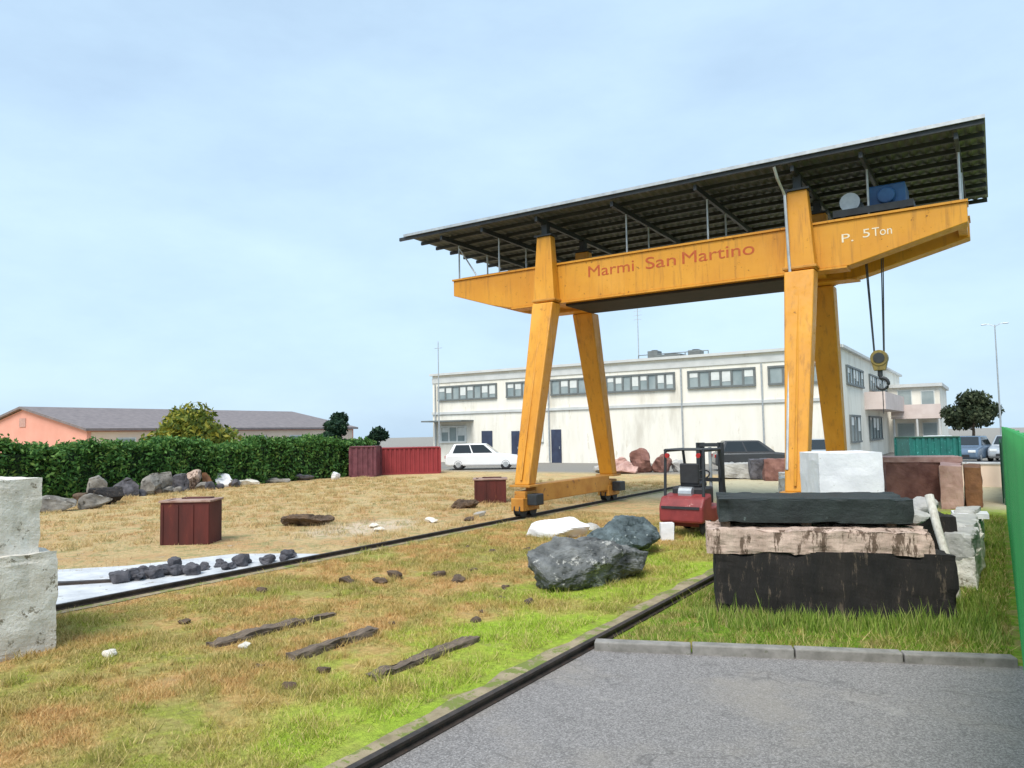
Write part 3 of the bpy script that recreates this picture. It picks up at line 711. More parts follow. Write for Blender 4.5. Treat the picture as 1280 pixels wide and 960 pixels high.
# ------------------------------------------------------------------ rusty bins
def rusty_bin(loc, w, d, h, rz, label):
    t = thing('steel_bin', label, 'bin', loc, rz, 'rusty steel bins on the tan field')
    b = MB(); th = .03
    b.box((0, -d / 2, h / 2), (w, th, h)); b.box((0, d / 2, h / 2), (w, th, h))
    b.box((-w / 2 + th / 2, 0, h / 2), (th, d - th - .004, h)); b.box((w / 2 - th / 2, 0, h / 2), (th, d - th - .004, h)); b.box((0, 0, .06), (w - .08, d - .08, .04))
    b.build('body', M['rust'], t)
    for i in range(4):
        x = -w / 2 + .03 + (w - .06) * i / 3
        for s in (-1, 1): MB().box((x, s * (d / 2 + .024), h * .48), (.05, .016, h * .92)).build('rib', M['rust'], t)
    r = MB(); 
    for s in (-1, 1):
        r.box((0, s * d / 2, h + .018), (w + .06, .09, .036)); r.box((s * (w / 2), 0, h + .018), (.09, d - .1, .036))
    r.build('rim', M['rust_top'], t, bevel=.006)
    l = MB().box((.05, .05, h + .01), (w * .86, d * .8, .05)).build('lid', M['rust_top'], t, bevel=.01)
    MB().box((.05, .18, h + .048), (w * .62, d * .32, .025)).build('lid_box', M['rust'], l, bevel=.01)
    return t
rusty_bin((-6.86, -8.47, 0), .92, .62, .80, R(34), 'rusty dark red steel bin standing beyond the rubble line')
rusty_bin((-6.25, .88, 0), .92, .8, .66, R(34), 'smaller rusty red steel bin behind the left crane rail')

# ------------------------------------------------------------------ forklift (seen from the rear)
fk = thing('forklift', 'small faded red forklift truck with dark overhead guard behind the boulders', 'forklift', (1.38, -3.15, 0), R(88)); fk.scale = (.86, .86, .94)
cw = MB(); cw.prism([(-.95, .30), (-.95, .62), (-.80, .80), (-.35, .86), (-.35, .30)], -.50, .50)
# polygons above are in x,z with the rear at -x
cw.build('counterweight', M['red_paint'], fk, bevel=.05)
MB().box((-.957, 0, .60), (.03, .86, .05)).build('bumper_slot', M['black'], fk)
ch = MB(); ch.box((.22, 0, .42), (1.12, .92, .30)); ch.box((.1, 0, .24), (1.3, .7, .1)); ch.build('chassis', M['red_paint'], fk, bevel=.03)
MB().box((-.18, 0, .80), (.62, .74, .34)).build('engine_cover', M['black'], fk, bevel=.04)
se = MB().box((-.12, 0, 1.02), (.46, .46, .1)).build('seat', M['black'], fk, bevel=.03)
MB().box((-.34, 0, 1.24), (.09, .44, .42)).build('seat_back', M['black'], se, bevel=.03)
sw = MB().ring((.42, 0, 1.18), (-.5, 0, .8), .17, .018).build('steering_wheel', M['black'], fk, smooth=True)
MB().tube([(.42, 0, 1.18), (.60, 0, .72)], .03, 8).build('steering_column', M['black'], sw)
gb = MB()
for y in (-.44, .44):
    gb.tube([(-.70, y, .80), (-.62, y, 1.72)], .034, 8); gb.tube([(.72, y, .56), (.40, y, 1.72)], .034, 8); gb.tube([(-.64, y, 1.72), (.42, y, 1.72)], .034, 8)
for k in range(7): gb.tube([(-.62 + k * .17, -.44, 1.73), (-.62 + k * .17, .44, 1.73)], .02, 6)
gb.build('overhead_guard', M['dark_steel'], fk)
ms = MB()
for y in (-.28, .28): ms.box((.98, y, 1.02), (.10, .09, 1.66)); ms.box((1.06, y * .72, 1.05), (.07, .07, 1.6))
for z in (.4, 1.05, 1.8): ms.box((.96, 0, z), (.06, .56, .08))
mt = ms.build('mast', M['dark_steel'], fk)
MB().tube([(.98, 0, .3), (.98, 0, 1.75)], .04, 10).build('lift_cylinder', M['galv'], mt)
MB().box((1.12, 0, .34), (.05, .8, .38)).build('fork_carriage', M['dark_steel'], mt)
for y in (-.24, .24):
    f = MB(); f.box((1.17, y, .3), (.04, .1, .5)); f.box((1.62, y, .07), (.92, .1, .035)); f.build('fork', M['dark_steel'], mt)
def wheel(parent, x, y, r, w, rim):
    t = MB().ring((x, y, r), (0, 1, 0), r * .72, r * .28, 22, 8)
    t.tube([(x, y - w * .35, r), (x, y + w * .35, r)], r * .78, 20)
    o = t.build('wheel', M['rubber'], parent, smooth=False)
    q = MB(); q.tube([(x, y - w * .42, r), (x, y + w * .42, r)], r * .52, 16); q.build('rim', rim, o)
for x, y, r in ((-.58, -.42, .22), (-.58, .42, .22), (.62, -.47, .29), (.62, .47, .29)): wheel(fk, x, y, r, .22, M['white_paint'])
for y in (-.36, .36): MB().tube([(-.68, y, 1.62), (-.74, y, 1.62)], .05, 10).build('rear_lamp', M['lamp_red'], fk)
bb = MB(); bb.tube([(-.55, -.15, .86), (-.55, .15, .86)], .13, 14); bb.build('gas_bottle', M['galv'], fk)
stone('stone_block', (.24, .2, .34), 199, M['marble_white'], (1.20, -4.28, 0), R(30), 'small white upright block on the grass at the rear of the red forklift', amp=.01)

# ------------------------------------------------------------------ fences
def fence(name, label, x, y0, y1, h, m, npan, cap=True):
    t = thing(name, label, 'fence', (x, (y0 + y1) / 2, 0))
    L = (y1 - y0) / npan; yc = (y0 + y1) / 2
    for k in range(npan):
        a = y0 - yc + k * L + .005; b = a + L - .01; pb = []
        nst = int(L / .12); pts = []
        for i in range(nst):
            ya = a + (b - a) * i / nst; w = (b - a) / nst
            pts += [(ya, 0), (ya + w * .55, 0), (ya + w * .66, .022), (ya + w * .89, .022)]
        pts.append((b, 0))
        back = [(yy, -.012 + xx) for yy, xx in pts][::-1]
        n = len(pts); vs = [(-xx, yy, z) for z in (.03, h) for yy, xx in pts] + [(-xx + .012, yy, z) for z in (.03, h) for yy, xx in pts]
        fs = []
        for i in range(n - 1):
            fs += [(i, i + 1, n + i + 1, n + i), (2 * n + i, 3 * n + i, 3 * n + i + 1, 2 * n + i + 1), (n + i, n + i + 1, 3 * n + i + 1, 3 * n + i), (i, 2 * n + i, 2 * n + i + 1, i + 1)]
        fs += [(0, n, 3 * n, 2 * n), (n - 1, 3 * n - 1, 4 * n - 1, 2 * n - 1)]
        MB().add(vs, fs).build('panel', m, t)
    for k in range(npan + 1):
        MB().box((.045, y0 - yc + k * L, h / 2 - .02), (.06, .06, h + .02)).build('post', m, t)
    return t
fence('sheet_fence', 'bright green sheet metal fence along the right edge of the yard', 6.47, -15.5, 2.4, 1.95, M['green_sheet'], 8)
fence('sheet_fence', 'dark green fence continuing behind the bright green one', 6.42, 5.0, 11.0, 1.55, M['dark_green_sheet'], 3)
lw = thing('low_wall', 'low beige wall with pale coping beyond the rust brown block', 'wall', (5.7, 11.5, 0))
MB().box((-.2, 0, .36), (2.6, .22, .72)).build('wall_body', M['cream'], lw)
MB().box((-.2, 0, .755), (2.66, .3, .07)).build('coping', M['concrete'], lw, bevel=.01)

# ------------------------------------------------------------------ cars
def make_car(paint, label, loc, rz, L=4.1, W=1.7, H=1.45):
    t = thing('parked_car', label, 'car', loc, rz, 'cars parked round the yard')
    h = L / 2
    b = MB(); body = [(-h, .32), (-h + .02, .74), (-h + .10, .88), (h * .35, .90), (h - .25, .78), (h - .02, .62), (h, .34), (h - .15, .22), (-h + .15, .22)]
    b.prism(body, -W / 2, W / 2); b.build('body', paint, t, bevel=.1)
    cab = MB(); x0, x1 = -h + .18, h * .42; zt = H
    lo = [(x0, .87), (x1, .87)]; hi = [(x0 + .32, zt), (x1 - .75, zt)]
    vs = [(lo[0][0], -W / 2 + .05, .87), (lo[1][0], -W / 2 + .05, .87), (lo[1][0], W / 2 - .05, .87), (lo[0][0], W / 2 - .05, .87),
          (hi[0][0], -W / 2 + .22, zt), (hi[1][0], -W / 2 + .22, zt), (hi[1][0], W / 2 - .22, zt), (hi[0][0], W / 2 - .22, zt)]
    cab.add(vs, [(3, 2, 1, 0), (4, 5, 6, 7), (0, 1, 5, 4), (1, 2, 6, 5), (2, 3, 7, 6), (3, 0, 4, 7)])
    c = cab.build('cabin', paint, t, bevel=.04)
    def pane(q, sub=.0):
        q = [Vector(p) for p in q]; n = (q[1] - q[0]).cross(q[3] - q[0]).normalized() * .012
        MB().add([p + n for p in q] + [p - n for p in q], [(0, 1, 2, 3), (7, 6, 5, 4), (0, 4, 5, 1), (1, 5, 6, 2), (2, 6, 7, 3), (3, 7, 4, 0)]).build('window', M['car_glass'], c)
    V = [Vector(v) for v in vs]
    def lerp4(a, b_, c_, d, u0, u1, w0, w1):
        f = lambda u, w: (a.lerp(b_, u)).lerp(d.lerp(c_, u), w)
        return [f(u0, w0), f(u1, w0), f(u1, w1), f(u0, w1)]
    pane(lerp4(V[1], V[2], V[6], V[5], .06, .94, .12, .92)); pane(lerp4(V[3], V[0], V[4], V[7], .06, .94, .15, .9))
    for (a, b_, c_, d) in ((V[0], V[1], V[5], V[4]), (V[2], V[3], V[7], V[6])):
        pane(lerp4(a, b_, c_, d, .08, .48, .12, .9)); pane(lerp4(a, b_, c_, d, .51, .92, .12, .9))
    for s in (-1, 1):
        MB().box((h - .06, s * (W / 2 - .26), .64), (.14, .34, .13)).build('headlight', M['lamp_glass'], t, bevel=.02)
        MB().box((-h + .03, s * (W / 2 - .2), .72), (.09, .26, .16)).build('tail_light', M['lamp_red'], t, bevel=.02)
        for x in (-h + .75, h - .8): wheel(t, x, s * (W / 2 - .08), .3, .2, M['galv'])
    MB().box((h - .0, 0, .40), (.05, .9, .14)).build('grille', M['black'], t)
    return t
make_car(M['car_white'], 'white car parked side-on in front of the left half of the white building', (-18.2, 17.6, 0), R(30), 4.2)
make_car(M['car_dark'], 'dark grey car parked before the white building right of the forklift', (-3.6, 19.8, 0), R(25), 4.0)
make_car(M['car_silver'], 'silver car parked right of the dark grey car', (-1.2, 22.0, 0), R(-60), 4.0)
make_car(M['car_blue'], 'blue-grey car near the round-headed tree beyond the low wall', (5.0, 30.0, 0), R(-100), 4.0, 1.65, 1.4)
make_car(M['car_silver'], 'silver car right of the blue-grey car, next to the green fence', (6.9, 31.5, 0), R(-96), 4.0, 1.65, 1.4)
make_car(M['car_white'], 'white car beyond the low wall, between the teal container and the round tree', (3.2, 34.0, 0), R(-100), 4.0, 1.65, 1.4)

# ------------------------------------------------------------------ containers and heaps far back
def container(name, label, loc, L, W, H, m, rz, nrib, group=None, lidm=None):
    t = thing(name, label, 'container', loc, rz, group)
    pts = []
    for i in range(nrib):
        w = L / nrib; x = -L / 2 + i * w
        pts += [(x, 0), (x + w * .45, 0), (x + w * .55, .04), (x + w * .95, .04)]
    pts.append((L / 2, 0))
    b = MB(); b.prism([(x, -W / 2 + y) for x, y in pts] + [(x, W / 2 - y) for x, y in pts[::-1]], .1, H - .06, 'z'); b.build('body', m, t)
    f = MB(); f.box((0, 0, H - .03), (L + .05, W + .05, .06)); f.build('roof', lidm or m, t, bevel=.01)
    f = MB(); f.box((0, 0, .05), (L + .04, W + .04, .1)); f.build('base', m, t)
    for x in (-L / 2, L / 2):
        for y in (-W / 2, W / 2): MB().box((x, y, H / 2), (.1, .1, H - .13)).build('corner_post', m, t)
    return t
container('shipping_container', 'long dark red metal container at the back of the yard', (-19.6, 12.6, 0), 3.3, 1.5, 1.38, M['container_red'], R(46), 14)
container('skip', 'maroon metal skip between the hedge and the dark red container', (-20.1, 10.1, 0), 1.25, 1.2, 1.5, M['maroon'], R(30), 5)
container('skip', 'teal green container with a dark top beside the white house', (3.45, 24.3, 0), 2.3, 1.5, 1.48, M['teal'], R(30), 8, lidm=M['dark_green_sheet'])
for i, (dx, dy, s, h, m, lab) in enumerate([(0, 0, 1.1, 1.5, 'stone_brown', 'tallest reddish brown boulder in the heap before the white building'), (-.95, -.35, .9, .9, 'stone_rose', 'rose boulder at the left of the heap before the white building'), (.95, .3, .95, 1.0, 'stone_brown', 'brown boulder at the right of the heap before the white building'), (-.3, -1.0, .9, .62, 'stone_rose', 'low rose boulder at the front of the heap before the white building'), (1.6, .9, .8, .7, 'marble_grey', 'grey boulder at the far right end of the heap'), (-1.7, -.8, .7, .5, 'marble_grey', 'low grey boulder at the far left end of the heap')]):
    stone('boulder', (s * 1.2, s, h), 210 + i, M[m], (-8.2 + dx, 16.6 + dy, 0), random.uniform(0, 3), lab, 'boulder', 'boulders heaped before the white building', amp=.12, rnd=.5, cuts=8)
for i, (x, y, s, h, m, lab) in enumerate([(-.9, 12.6, .8, .9, 'stone_brown', 'brown block beyond the right crane leg'), (-1.6, 13.0, .7, .8, 'rubble', 'dark block left of the brown block beyond the right crane leg'), (-2.6, 13.4, 1.2, .6, 'marble_grey', 'low grey block behind the forklift'), (.1, 10.6, .7, .45, 'marble_grey', 'low grey stone in the gravel beyond the right crane leg')]):
    stone('stone_block', (s * 1.2, s, h), 230 + i, M[m], (x, y, 0), R(20), lab, group='blocks beyond the right crane leg', amp=.06, rnd=.2, cuts=8)

# ------------------------------------------------------------------ white building
bl = thing('office_building', 'long two-storey white building with ribbon windows behind the crane', 'building', (-14.6, 26, 0))
BX0, BX1, BH, BD = -14.0, 14.0, 6.35, 30.0
MB().span((BX0, 0, 0), (BX1, BD, BH)).build('wall', M['facade'], bl)
pr = MB(); pr.box((0, -.06, BH + .05), (28.3, .3, .16)); pr.box((14.08, BD / 2 + .1, BH + .05), (.3, BD, .16)); pr.build('cornice', M['facade_grey'], bl)
MB().box((0, -.045, 3.55), (28.06, .1, .18)).build('string_course', M['facade_grey'], bl)
MB().box((0, -.03, 5.95), (28.04, .06, .36)).build('frieze', M['facade_grey'], bl)
def ribbon(x0, x1, z0, z1, n, axis='y', at=0.0, frame='frame_dark'):
    def P(a, b, d0, d1):
        return ((a[0], d0, a[1]), (b[0], d1, b[1])) if axis == 'y' else ((-d0 + at, a[0], a[1]), (-d1 + at, b[0], b[1]))
    g = MB()
    for i in range(n + 1):
        x = x0 + (x1 - x0) * i / n; g.span(*P((x - .06, z0), (x + .06, z1), -.10, .0))
    g.span(*P((x0 - .06, z0 - .11), (x1 + .06, z0), -.14, .0)); g.span(*P((x0 - .06, z1), (x1 + .06, z1 + .11), -.12, .0))
    zm = z0 + (z1 - z0) * .3
    f = g.build('window', M[frame], bl)
    p = MB(); p.span(*P((x0, z0), (x1, z1), -.05, -.005)); p.build('pane', M['glass'], f)
    for i in range(n):
        bl_ = MB()
        if (i * 7 + n) % 3 != 1:
            a = x0 + (x1 - x0) * i / n + .08; b = x0 + (x1 - x0) * (i + 1) / n - .08
            bl_.span(*P((a, z1 - (z1 - z0) * (.35 + .5 * ((i * 5) % 4) / 4)), (b, z1 - .02), -.07, -.052))
            bl_.build('blind', M['frame_light'], f)
for x0, x1, n in ((-13.4, -8.3, 8), (-7.4, -4.3, 5), (-3.85, -1.2, 4), (.2, 4.7, 8), (5.6, 9.5, 6), (10.3, 13.4, 4)):
    ribbon(x0, x1, 4.55, 5.42, n)
for x0, x1, n in ((-13.2, -11.0, 3), (-6.0, -4.6, 2)):
    ribbon(x0, x1, 1.5, 2.5, n, frame='frame_light')
for x0, x1, z in ((-7.1, -6.45, 2.15), (-3.95, -3.2, 2.2), (-9.6, -8.7, 2.2)):
    d = MB(); d.span((x0, -.06, 0), (x1, 0, z)); D = d.build('door', M['door_blue'], bl, bevel=.01)
    MB().box((x1 - .1, -.1, 1.0), (.04, .06, .16)).build('handle', M['galv'], D)
cn = MB(); cn.box((-12.1, -.75, 2.95), (3.6, 1.5, .1)); cn.build('canopy', M['frame_dark'], bl)
ribbon(2.0, 8.0, 4.5, 5.4, 6, 'x', 14.0); ribbon(11, 20, 4.5, 5.4, 8, 'x', 14.0)
ribbon(2.5, 6.0, 1.2, 2.6, 3, 'x', 14.0); ribbon(10, 16, 1.2, 2.6, 4, 'x', 14.0)
bc = MB(); bc.span((14.0, 8.6, 3.1), (15.2, 20, 3.3)); B = bc.build('balcony', M['facade_pinkish'], bl)
bp = MB(); bp.span((15.1, 8.6, 3.3), (15.2, 20, 4.2)); bp.span((14.0, 8.6, 3.3), (15.09, 8.7, 4.2)); bp.build('parapet', M['facade_pinkish'], B)
for x in (-13.7, -4.08, 5.15, 9.9):
    MB().tube([(x, -.09, .1), (x, -.09, 5.7)], .05, 8).build('downpipe', M['galv'], bl)
# roof machinery
for x, y, w, d, h in ((2.2, 3.2, .7, .8, .75), (3.3, 3.4, 1.6, 1.2, .45), (5.0, 3.2, .8, .8, .6)):
    u = MB().box((x, y, BH + .14 + h / 2), (w, d, h)).build('roof_unit', M['frame_dark'], bl, bevel=.03)
    MB().tube([(x, y, BH + .14 + h), (x, y, BH + .2 + h)], w * .3, 16).build('fan', M['dark_steel'], u)
fr = MB()
for x in (1.3, 2.9, 4.5, 6.0): fr.tube([(x, 2.6, BH), (x, 2.6, BH + .62)], .03, 6)
fr.tube([(1.3, 2.6, BH + .62), (6.0, 2.6, BH + .62)], .03, 6); fr.tube([(1.3, 2.6, BH + .35), (6.0, 2.6, BH + .35)], .025, 6)
fr.build('roof_railing', M['frame_dark'], bl)
for x, z in ((1.15, 10.3),):
    a = MB(); a.tube([(x, 3, BH), (x, 3, z)], .04, 6, .025)
    for k in range(3): a.tube([(x - .3, 3, z - .3 - .28 * k), (x + .3, 3, z - .3 - .28 * k)], .014, 5)
    a.build('antenna', M['galv'], bl)
bm_ = MB(); bm_.tube([(-21.7, 18.0, 0), (-21.7, 18.0, 7.6)], .05, 8, .025); bm_.tube([(-21.98, 18.0, 7.2), (-21.42, 18.0, 7.2)], .015, 5)
tag(bm_.build('mast', M['galv']), 'thin grey mast standing before the left end of the white building', 'mast')

# house past the right corner
ho = thing('house', 'cream house with a balcony behind the crane hook', 'house', (-.5, 47, 0))
MB().span((-2.2, 0, 0), (3.4, 9, 4.95)).build('wall', M['facade'], ho)
rf = MB(); rf.prism([(-2.4, 4.95), (3.6, 4.95), (3.6, 5.2), (-2.4, 5.2)], -.3, 9.3); rf.build('roof', M['facade_grey'], ho)
MB().span((.2, -1.3, 2.55), (3.5, -.01, 2.75)).build('balcony_slab', M['facade_pinkish'], ho)
MB().span((.2, -1.3, 2.76), (3.5, -1.2, 3.6)).build('balcony_parapet', M['facade_pinkish'], ho)
for x in (.35, 1.9, 3.35): MB().tube([(x, -1.2, 0), (x, -1.2, 2.55)], .08, 8).build('pillar', M['facade_grey'], ho)
for x0, x1, z0, z1 in ((-1.8, -.6, 3.6, 4.6), (.6, 1.5, 2.8, 4.7), (2.2, 3.0, 3.3, 4.6), (-1.7, -.5, .9, 2.2), (.5, 1.6, .05, 2.2), (2.2, 3.1, .9, 2.2)):
    w = MB().span((x0 - .06, -.05, z0 - .06), (x1 + .06, -.002, z1 + .06)).build('window', M['frame_light'], ho)
    MB().span((x0, -.065, z0), (x1, -.052, z1)).build('pane', M['glass'], w)

# pink shed beyond the hedge
ps = thing('pink_building', 'long low salmon pink building with grey tiled roof beyond the hedge', 'building', (-59.0, 11.8, 0))
MB().prism([(-9.6, 0), (9.6, 0), (9.6, 2.75), (0, 4.6), (-9.6, 2.75)], 0, 27).build('wall', M['pink'], ps)
for s in (-1, 1):
    r = MB(); r.prism([(s * 10.0, 2.73), (0, 4.66), (0, 4.84), (s * 10.0, 2.91)], -.3, 27.3); r.build('roof', M['tile'], ps)
MB().span((9.602, .3, 0), (9.64, 26.8, 2.66)).build('side_wall', M['cream'], ps)
for k in range(6):
    y = 2.2 + k * 4.1
    w = MB().span((9.642, y, 1.2), (9.68, y + 1.5, 2.2)).build('window', M['frame_light'], ps)
    MB().span((9.682, y + .1, 1.28), (9.70, y + 1.4, 2.12)).build('pane', M['glass'], w)
w = MB().span((-.5, -.05, 3.2), (.5, -.002, 3.9)).build('vent', M['stone_rose'], ps)

# ------------------------------------------------------------------ greenery
def hedge():
    t = thing('hedge', 'long clipped dark green hedge along the left side of the yard', 'hedge', (-21.6, 0, 0))
    n = 62000
    y = rng.uniform(-13, 11.5, n); u = rng.random(n)
    bump = .18 * np.sin(y * 1.7) + .1 * np.sin(y * 4.1 + 1) + .42 * np.exp(-((y + 6.2) / 2.0) ** 2)
    h = 1.74 + bump * .6 + .12 * np.sin(y * 9.3) * np.sin(y * 2.3) + .1 * np.sin(y * .9 + 2)
    side = rng.integers(0, 4, n)
    x = rng.uniform(-.75, .75, n); z = u * h
    x = np.where(side == 0, .72 + rng.normal(0, .09, n), np.where(side == 1, -.72 + rng.normal(0, .09, n), x))
    z = np.where(side >= 2, h + rng.normal(0, .07, n) + .16 * rng.random(n) ** 5 - .05, z)
    x = x * (1 + .12 * np.sin(y * 3.1 + z * 2) + .08 * np.sin(y * 7.7 - z * 3)) 
    z = np.maximum(z, .04)
    link('leaves', leaf_mesh('leaves', np.stack([x, y, z], 1), .085), M['hedge'], t)
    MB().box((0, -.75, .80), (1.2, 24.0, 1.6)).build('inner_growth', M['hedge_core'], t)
hedge()
tree('autumn_tree', 'yellow-green autumn tree rising behind the hedge', (-36.6, 11.9, 0), 3.55, 4.0, .4, M['autumn'], 9500, .17, 4, .16)
tree('dark_tree', 'dark green tree at the right end of the hedge', (-24.6, 12.4, 0), 3.5, 1.25, .6, M['conifer'], 4200, .13, 9, .12)
tree('dark_tree', 'small dark green tree just behind the maroon skip', (-23.3, 14.3, 0), 2.5, 1.0, .4, M['conifer'], 2600, .12, 12, .1)
tree('roadside_tree', 'dark round-headed tree with bare trunk near the green fence', (4.95, 41.2, 0), 4.2, 1.75, 1.7, M['olive'], 4600, .15, 15, .13)
tree('roadside_tree', 'low hazy olive tree left of the round-headed tree', (1.6, 56, 0), 4.2, 2.0, .8, M['olive'], 3600, .16, 19, .12)

sl = thing('street_lamp', 'tall thin street lamp with two arms against the sky at right', 'street lamp', (6.55, 32.5, 0))
MB().tube([(0, 0, 0), (0, 0, 7.6)], .055, 8, .032).build('post', M['galv'], sl)
for s in (-1, 1):
    a = MB().tube([(0, 0, 7.5), (s * .25, 0, 7.64), (s * .42, 0, 7.66)], .02, 6).build('arm', M['galv'], sl)
    MB().box((s * .52, 0, 7.65), (.28, .12, .06)).build('lamp_head', M['galv'], a, bevel=.02)

# ------------------------------------------------------------------ grass and weeds
def blades(name, pts, hmin, hmax, w0, m, lean=.5):
    P = np.asarray(pts); n = len(P)
    a = rng.uniform(0, 2 * np.pi, n); h = rng.uniform(hmin, hmax, n)
    if P.shape[1] > 2: h = h * P[:, 2]
    w = w0 * rng.uniform(.6, 1.3, n)
    if P.shape[1] > 3: w = w * P[:, 3]
    dx, dy = np.cos(a), np.sin(a)
    la = rng.uniform(0, 2 * np.pi, n); l = h * lean * rng.uniform(.2, 1.2, n)
    z = np.zeros(n)
    base1 = np.stack([P[:, 0] - dx * w, P[:, 1] - dy * w, z], 1)
    base2 = np.stack([P[:, 0] + dx * w, P[:, 1] + dy * w, z], 1)
    tip = np.stack([P[:, 0] + np.cos(la) * l, P[:, 1] + np.sin(la) * l, h], 1)
    v = np.stack([base1, base2, tip], 1).reshape(-1, 3)
    me = bpy.data.meshes.new(name)
    me.vertices.add(len(v)); me.vertices.foreach_set('co', v.ravel())
    me.loops.add(n * 3); me.loops.foreach_set('vertex_index', np.arange(n * 3, dtype=np.int32))
    me.polygons.add(n); me.polygons.foreach_set('loop_start', np.arange(0, n * 3, 3, dtype=np.int32))
    me.update(calc_edges=True)
    return link(name, me, m)

def vnoise(x, y, f, s):
    return (np.sin(x * f * 1.3 + s) * np.sin(y * f * 1.7 + s * 2.1) + np.sin((x + y) * f * .8 + s * 3.3) * np.sin((x - y) * f * 1.1 + s)) * .5

n = 420000
x = rng.uniform(-3.0, 3.0, n); y = -16.5 + 16 * rng.random(n) ** 1.5
d = np.hypot(x - 6.37, y + 17.44)
keep = (vnoise(x, y, 2.1, 1.0) + .35 * vnoise(x, y, 7, 2) + rng.normal(0, .22, n) > -.12) & (np.abs(x - 2.9) > .2) & (np.abs(x + 3.0) > .17)
for tx, ty0, ty1 in ((-.05, -12.85, -11.35), (.94, -12.75, -11.7), (1.97, -12.8, -11.4)):
    keep &= ~((np.abs(x - tx) < .1) & (y > ty0) & (y < ty1) & (rng.random(n) < .55))
scale = .75 + .5 * np.clip(vnoise(x, y, 1.2, 5), -.6, 1)
A = np.stack([x, y, scale, 1 + .10 * np.maximum(d - 5, 0)], 1)[keep]
n = 90000
x = rng.uniform(3.2, 6.38, n); y = -11.2 + 13.4 * rng.random(n) ** 1.4
kerbline = -11.12 + (x - 3.15) * .388 + .12
keep = (y > kerbline) & (vnoise(x, y, 2.6, 4) + .4 * vnoise(x, y, 8, 1) + rng.normal(0, .25, n) > -.2)
d = np.hypot(x - 6.37, y + 17.44)
B = np.stack([x, y, 1.2 + .8 * np.clip(vnoise(x, y, 1.5, 3), -.5, 1), 1 + .1 * np.maximum(d - 5, 0)], 1)[keep]
n = 70000
x = rng.uniform(-20, -3.3, n); y = rng.uniform(-14, 9, n)
d = np.hypot(x - 6.37, y + 17.44)
inpath = (x > -7.2) & (y < -8.2 - (x + 3.9) * -1.9) & (y < -7.4)
keep = ~inpath & (vnoise(x, y, 1.3, 8) + rng.normal(0, .3, n) > .0)
Cc = np.stack([x, y, .6 + .3 * rng.random(n), 1 + .1 * np.maximum(d - 5, 0)], 1)[keep]
def tufts(k, xr, yr, per, spread, hs):
    cx = rng.uniform(*xr, k); cy = rng.uniform(*yr, k)
    ok = (np.abs(cx - 2.95) > .25) & (np.abs(cx + 3.05) > .3) & ~((cx > -7.4) & (cx < -3) & (cy < -7.2)); cx, cy = cx[ok], cy[ok]; k = len(cx)
    sz = rng.uniform(.5, 1.4, k)
    px = np.repeat(cx, per) + rng.normal(0, 1, k * per) * np.repeat(sz, per) * spread
    py = np.repeat(cy, per) + rng.normal(0, 1, k * per) * np.repeat(sz, per) * spread
    d = np.hypot(px - 6.37, py + 17.44)
    return np.stack([px, py, np.repeat(sz, per) * hs, 1 + .09 * np.maximum(d - 5, 0)], 1)
D1 = tufts(700, (-2.9, 2.7), (-16, -2), 60, .05, 1.7)
D2 = tufts(1500, (-20, -3.4), (-12, 10), 46, .09, 1.9)
D3 = tufts(260, (3.3, 6.3), (-11, 2), 60, .05, 2.2); D3 = D3[D3[:, 1] > -11.12 + (D3[:, 0] - 3.15) * .388 + .1]
tag(blades('grass', np.concatenate([A, B, Cc, D1, D2, D3]), .018, .062, .0034, M['blade'], 1.0), 'short patchy green and dry brown grass of the yard', 'grass', kind='stuff')
# tall weeds at the foot of the dark stacked blocks and along the fence
W = []
for _ in range(430):
    u = random.random(); c, s = math.cos(ang), math.sin(ang)
    lx = -1.35 + 2.7 * u; ly = -.70 - abs(random.gauss(0, .22))
    W.append((4.66 + lx * c - ly * s, -8.40 + lx * s + ly * c, random.uniform(.6, 1.5) * (1.5 if random.random() < .12 else 1)))
for _ in range(320):
    W.append((random.uniform(5.9, 6.36), random.uniform(-9.3, 1), random.uniform(.5, 1.1)))
for _ in range(240):
    W.append((random.uniform(5.6, 6.2), random.uniform(-9.2, -7.4), random.uniform(.6, 1.3)))
pts = []
for (x, y, s) in W:
    for k in range(9): pts.append((x + random.gauss(0, .035), y + random.gauss(0, .035), s, 1.6))
tag(blades('weeds', np.array(pts), .05, .15, .005, M['weed'], .5), 'tall green weeds round the dark stone blocks', 'weeds', kind='stuff')

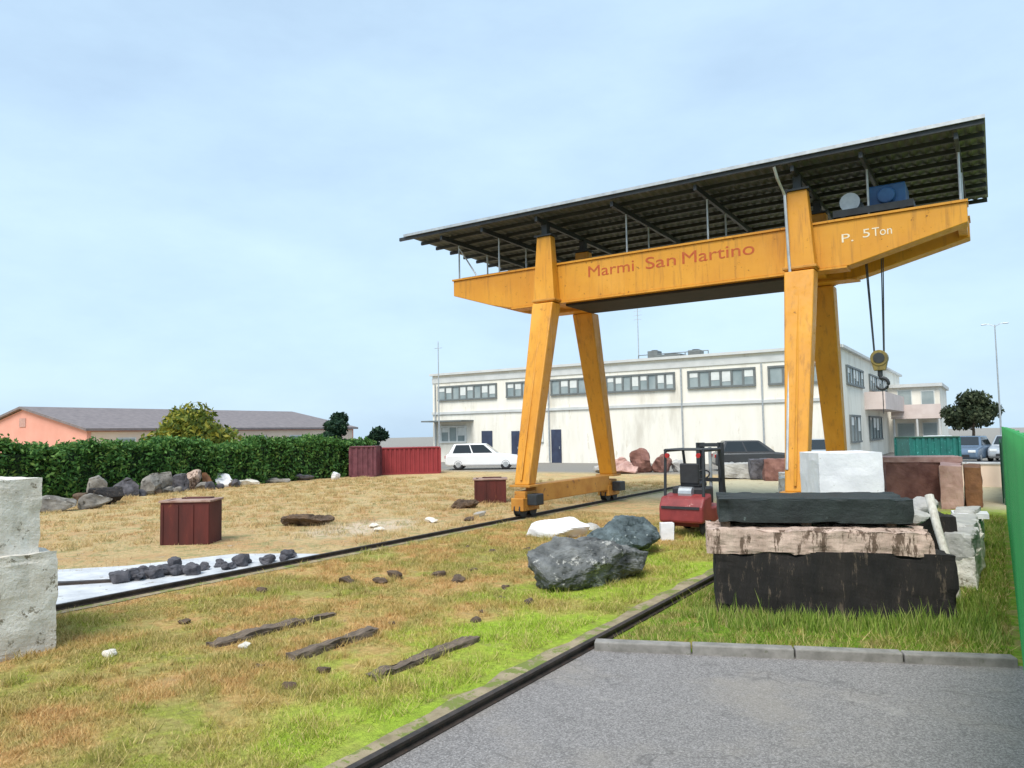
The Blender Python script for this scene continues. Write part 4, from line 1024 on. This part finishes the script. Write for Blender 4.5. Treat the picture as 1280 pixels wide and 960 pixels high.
# ------------------------------------------------------------------ light, sky, camera
w = bpy.data.worlds.new('World'); scene.world = w; w.use_nodes = True
nt = w.node_tree; bg = nt.nodes['Background']
sky = nt.nodes.new('ShaderNodeTexSky'); sky.sky_type = 'NISHITA'; sky.sun_disc = False
SE, SAZ = R(54), R(170)     # sun behind the camera, a little to the right
sky.sun_elevation = SE; sky.sun_rotation = SAZ
sky.air_density = 1.0; sky.dust_density = 1.5; sky.ozone_density = 1.5
tc = nt.nodes.new('ShaderNodeTexCoord')
mp = nt.nodes.new('ShaderNodeMapping'); mp.inputs['Scale'].default_value = (1.0, 1.0, 2.6); nt.links.new(tc.outputs['Generated'], mp.inputs['Vector'])
n1 = _noise(nt, mp.outputs[0], 1.9, 7, .55); n2 = _noise(nt, mp.outputs[0], 5.5, 6, .6)
f = _math(nt, 'ADD', _math(nt, 'MULTIPLY', n1, .72), _math(nt, 'MULTIPLY', n2, .28))
CL = 10.0   # cloud radiance in the sky texture's own units (background strength 0.1)
cl = _ramp(nt, f, [(.33, (.43, .585, .755)), (.50, (.50, .672, .835)), (.66, (.57, .75, .89))])
sc = nt.nodes.new('ShaderNodeVectorMath'); sc.operation = 'SCALE'; nt.links.new(cl, sc.inputs[0]); sc.inputs[3].default_value = 6.6
mx = _mix(nt, .86, sky.outputs[0], sc.outputs[0])
nt.links.new(mx, bg.inputs['Color']); bg.inputs['Strength'].default_value = .1

sd = bpy.data.lights.new('sun', 'SUN'); sd.energy = 2.0; sd.angle = R(32); sd.color = (1, .95, .87)
so = bpy.data.objects.new('sun', sd); COL.objects.link(so)
dirv = Vector((math.sin(SAZ) * math.cos(SE), math.cos(SAZ) * math.cos(SE), math.sin(SE)))
so.rotation_euler = dirv.to_track_quat('Z', 'Y').to_euler()

cd = bpy.data.cameras.new('camera'); cam = bpy.data.objects.new('camera', cd); COL.objects.link(cam)
cd.sensor_width = 36; cd.lens = 36 * 937.6 / 1280; cd.clip_start = .1; cd.clip_end = 2000
pi_, ro, ya = R(3.758), R(-1.032), R(32.776)
fw = Vector((-math.sin(ya), math.cos(ya), 0)); rt = Vector((math.cos(ya), math.sin(ya), 0)); up = Vector((0, 0, 1))
f2 = fw * math.cos(pi_) + up * math.sin(pi_); u2 = -fw * math.sin(pi_) + up * math.cos(pi_)
r_ = rt * math.cos(ro) + u2 * math.sin(ro); u_ = -rt * math.sin(ro) + u2 * math.cos(ro)
mw = Matrix((r_, u_, -f2)).transposed().to_4x4(); mw.translation = (6.367, -17.437, 2.0)
cam.matrix_world = mw
scene.camera = cam

vs_ = scene.view_settings
scene.display_settings.display_device = 'sRGB'
vs_.view_transform = 'Standard'; vs_.look = 'None'; vs_.gamma = 1; vs_.use_curve_mapping = False; vs_.exposure = 1.0
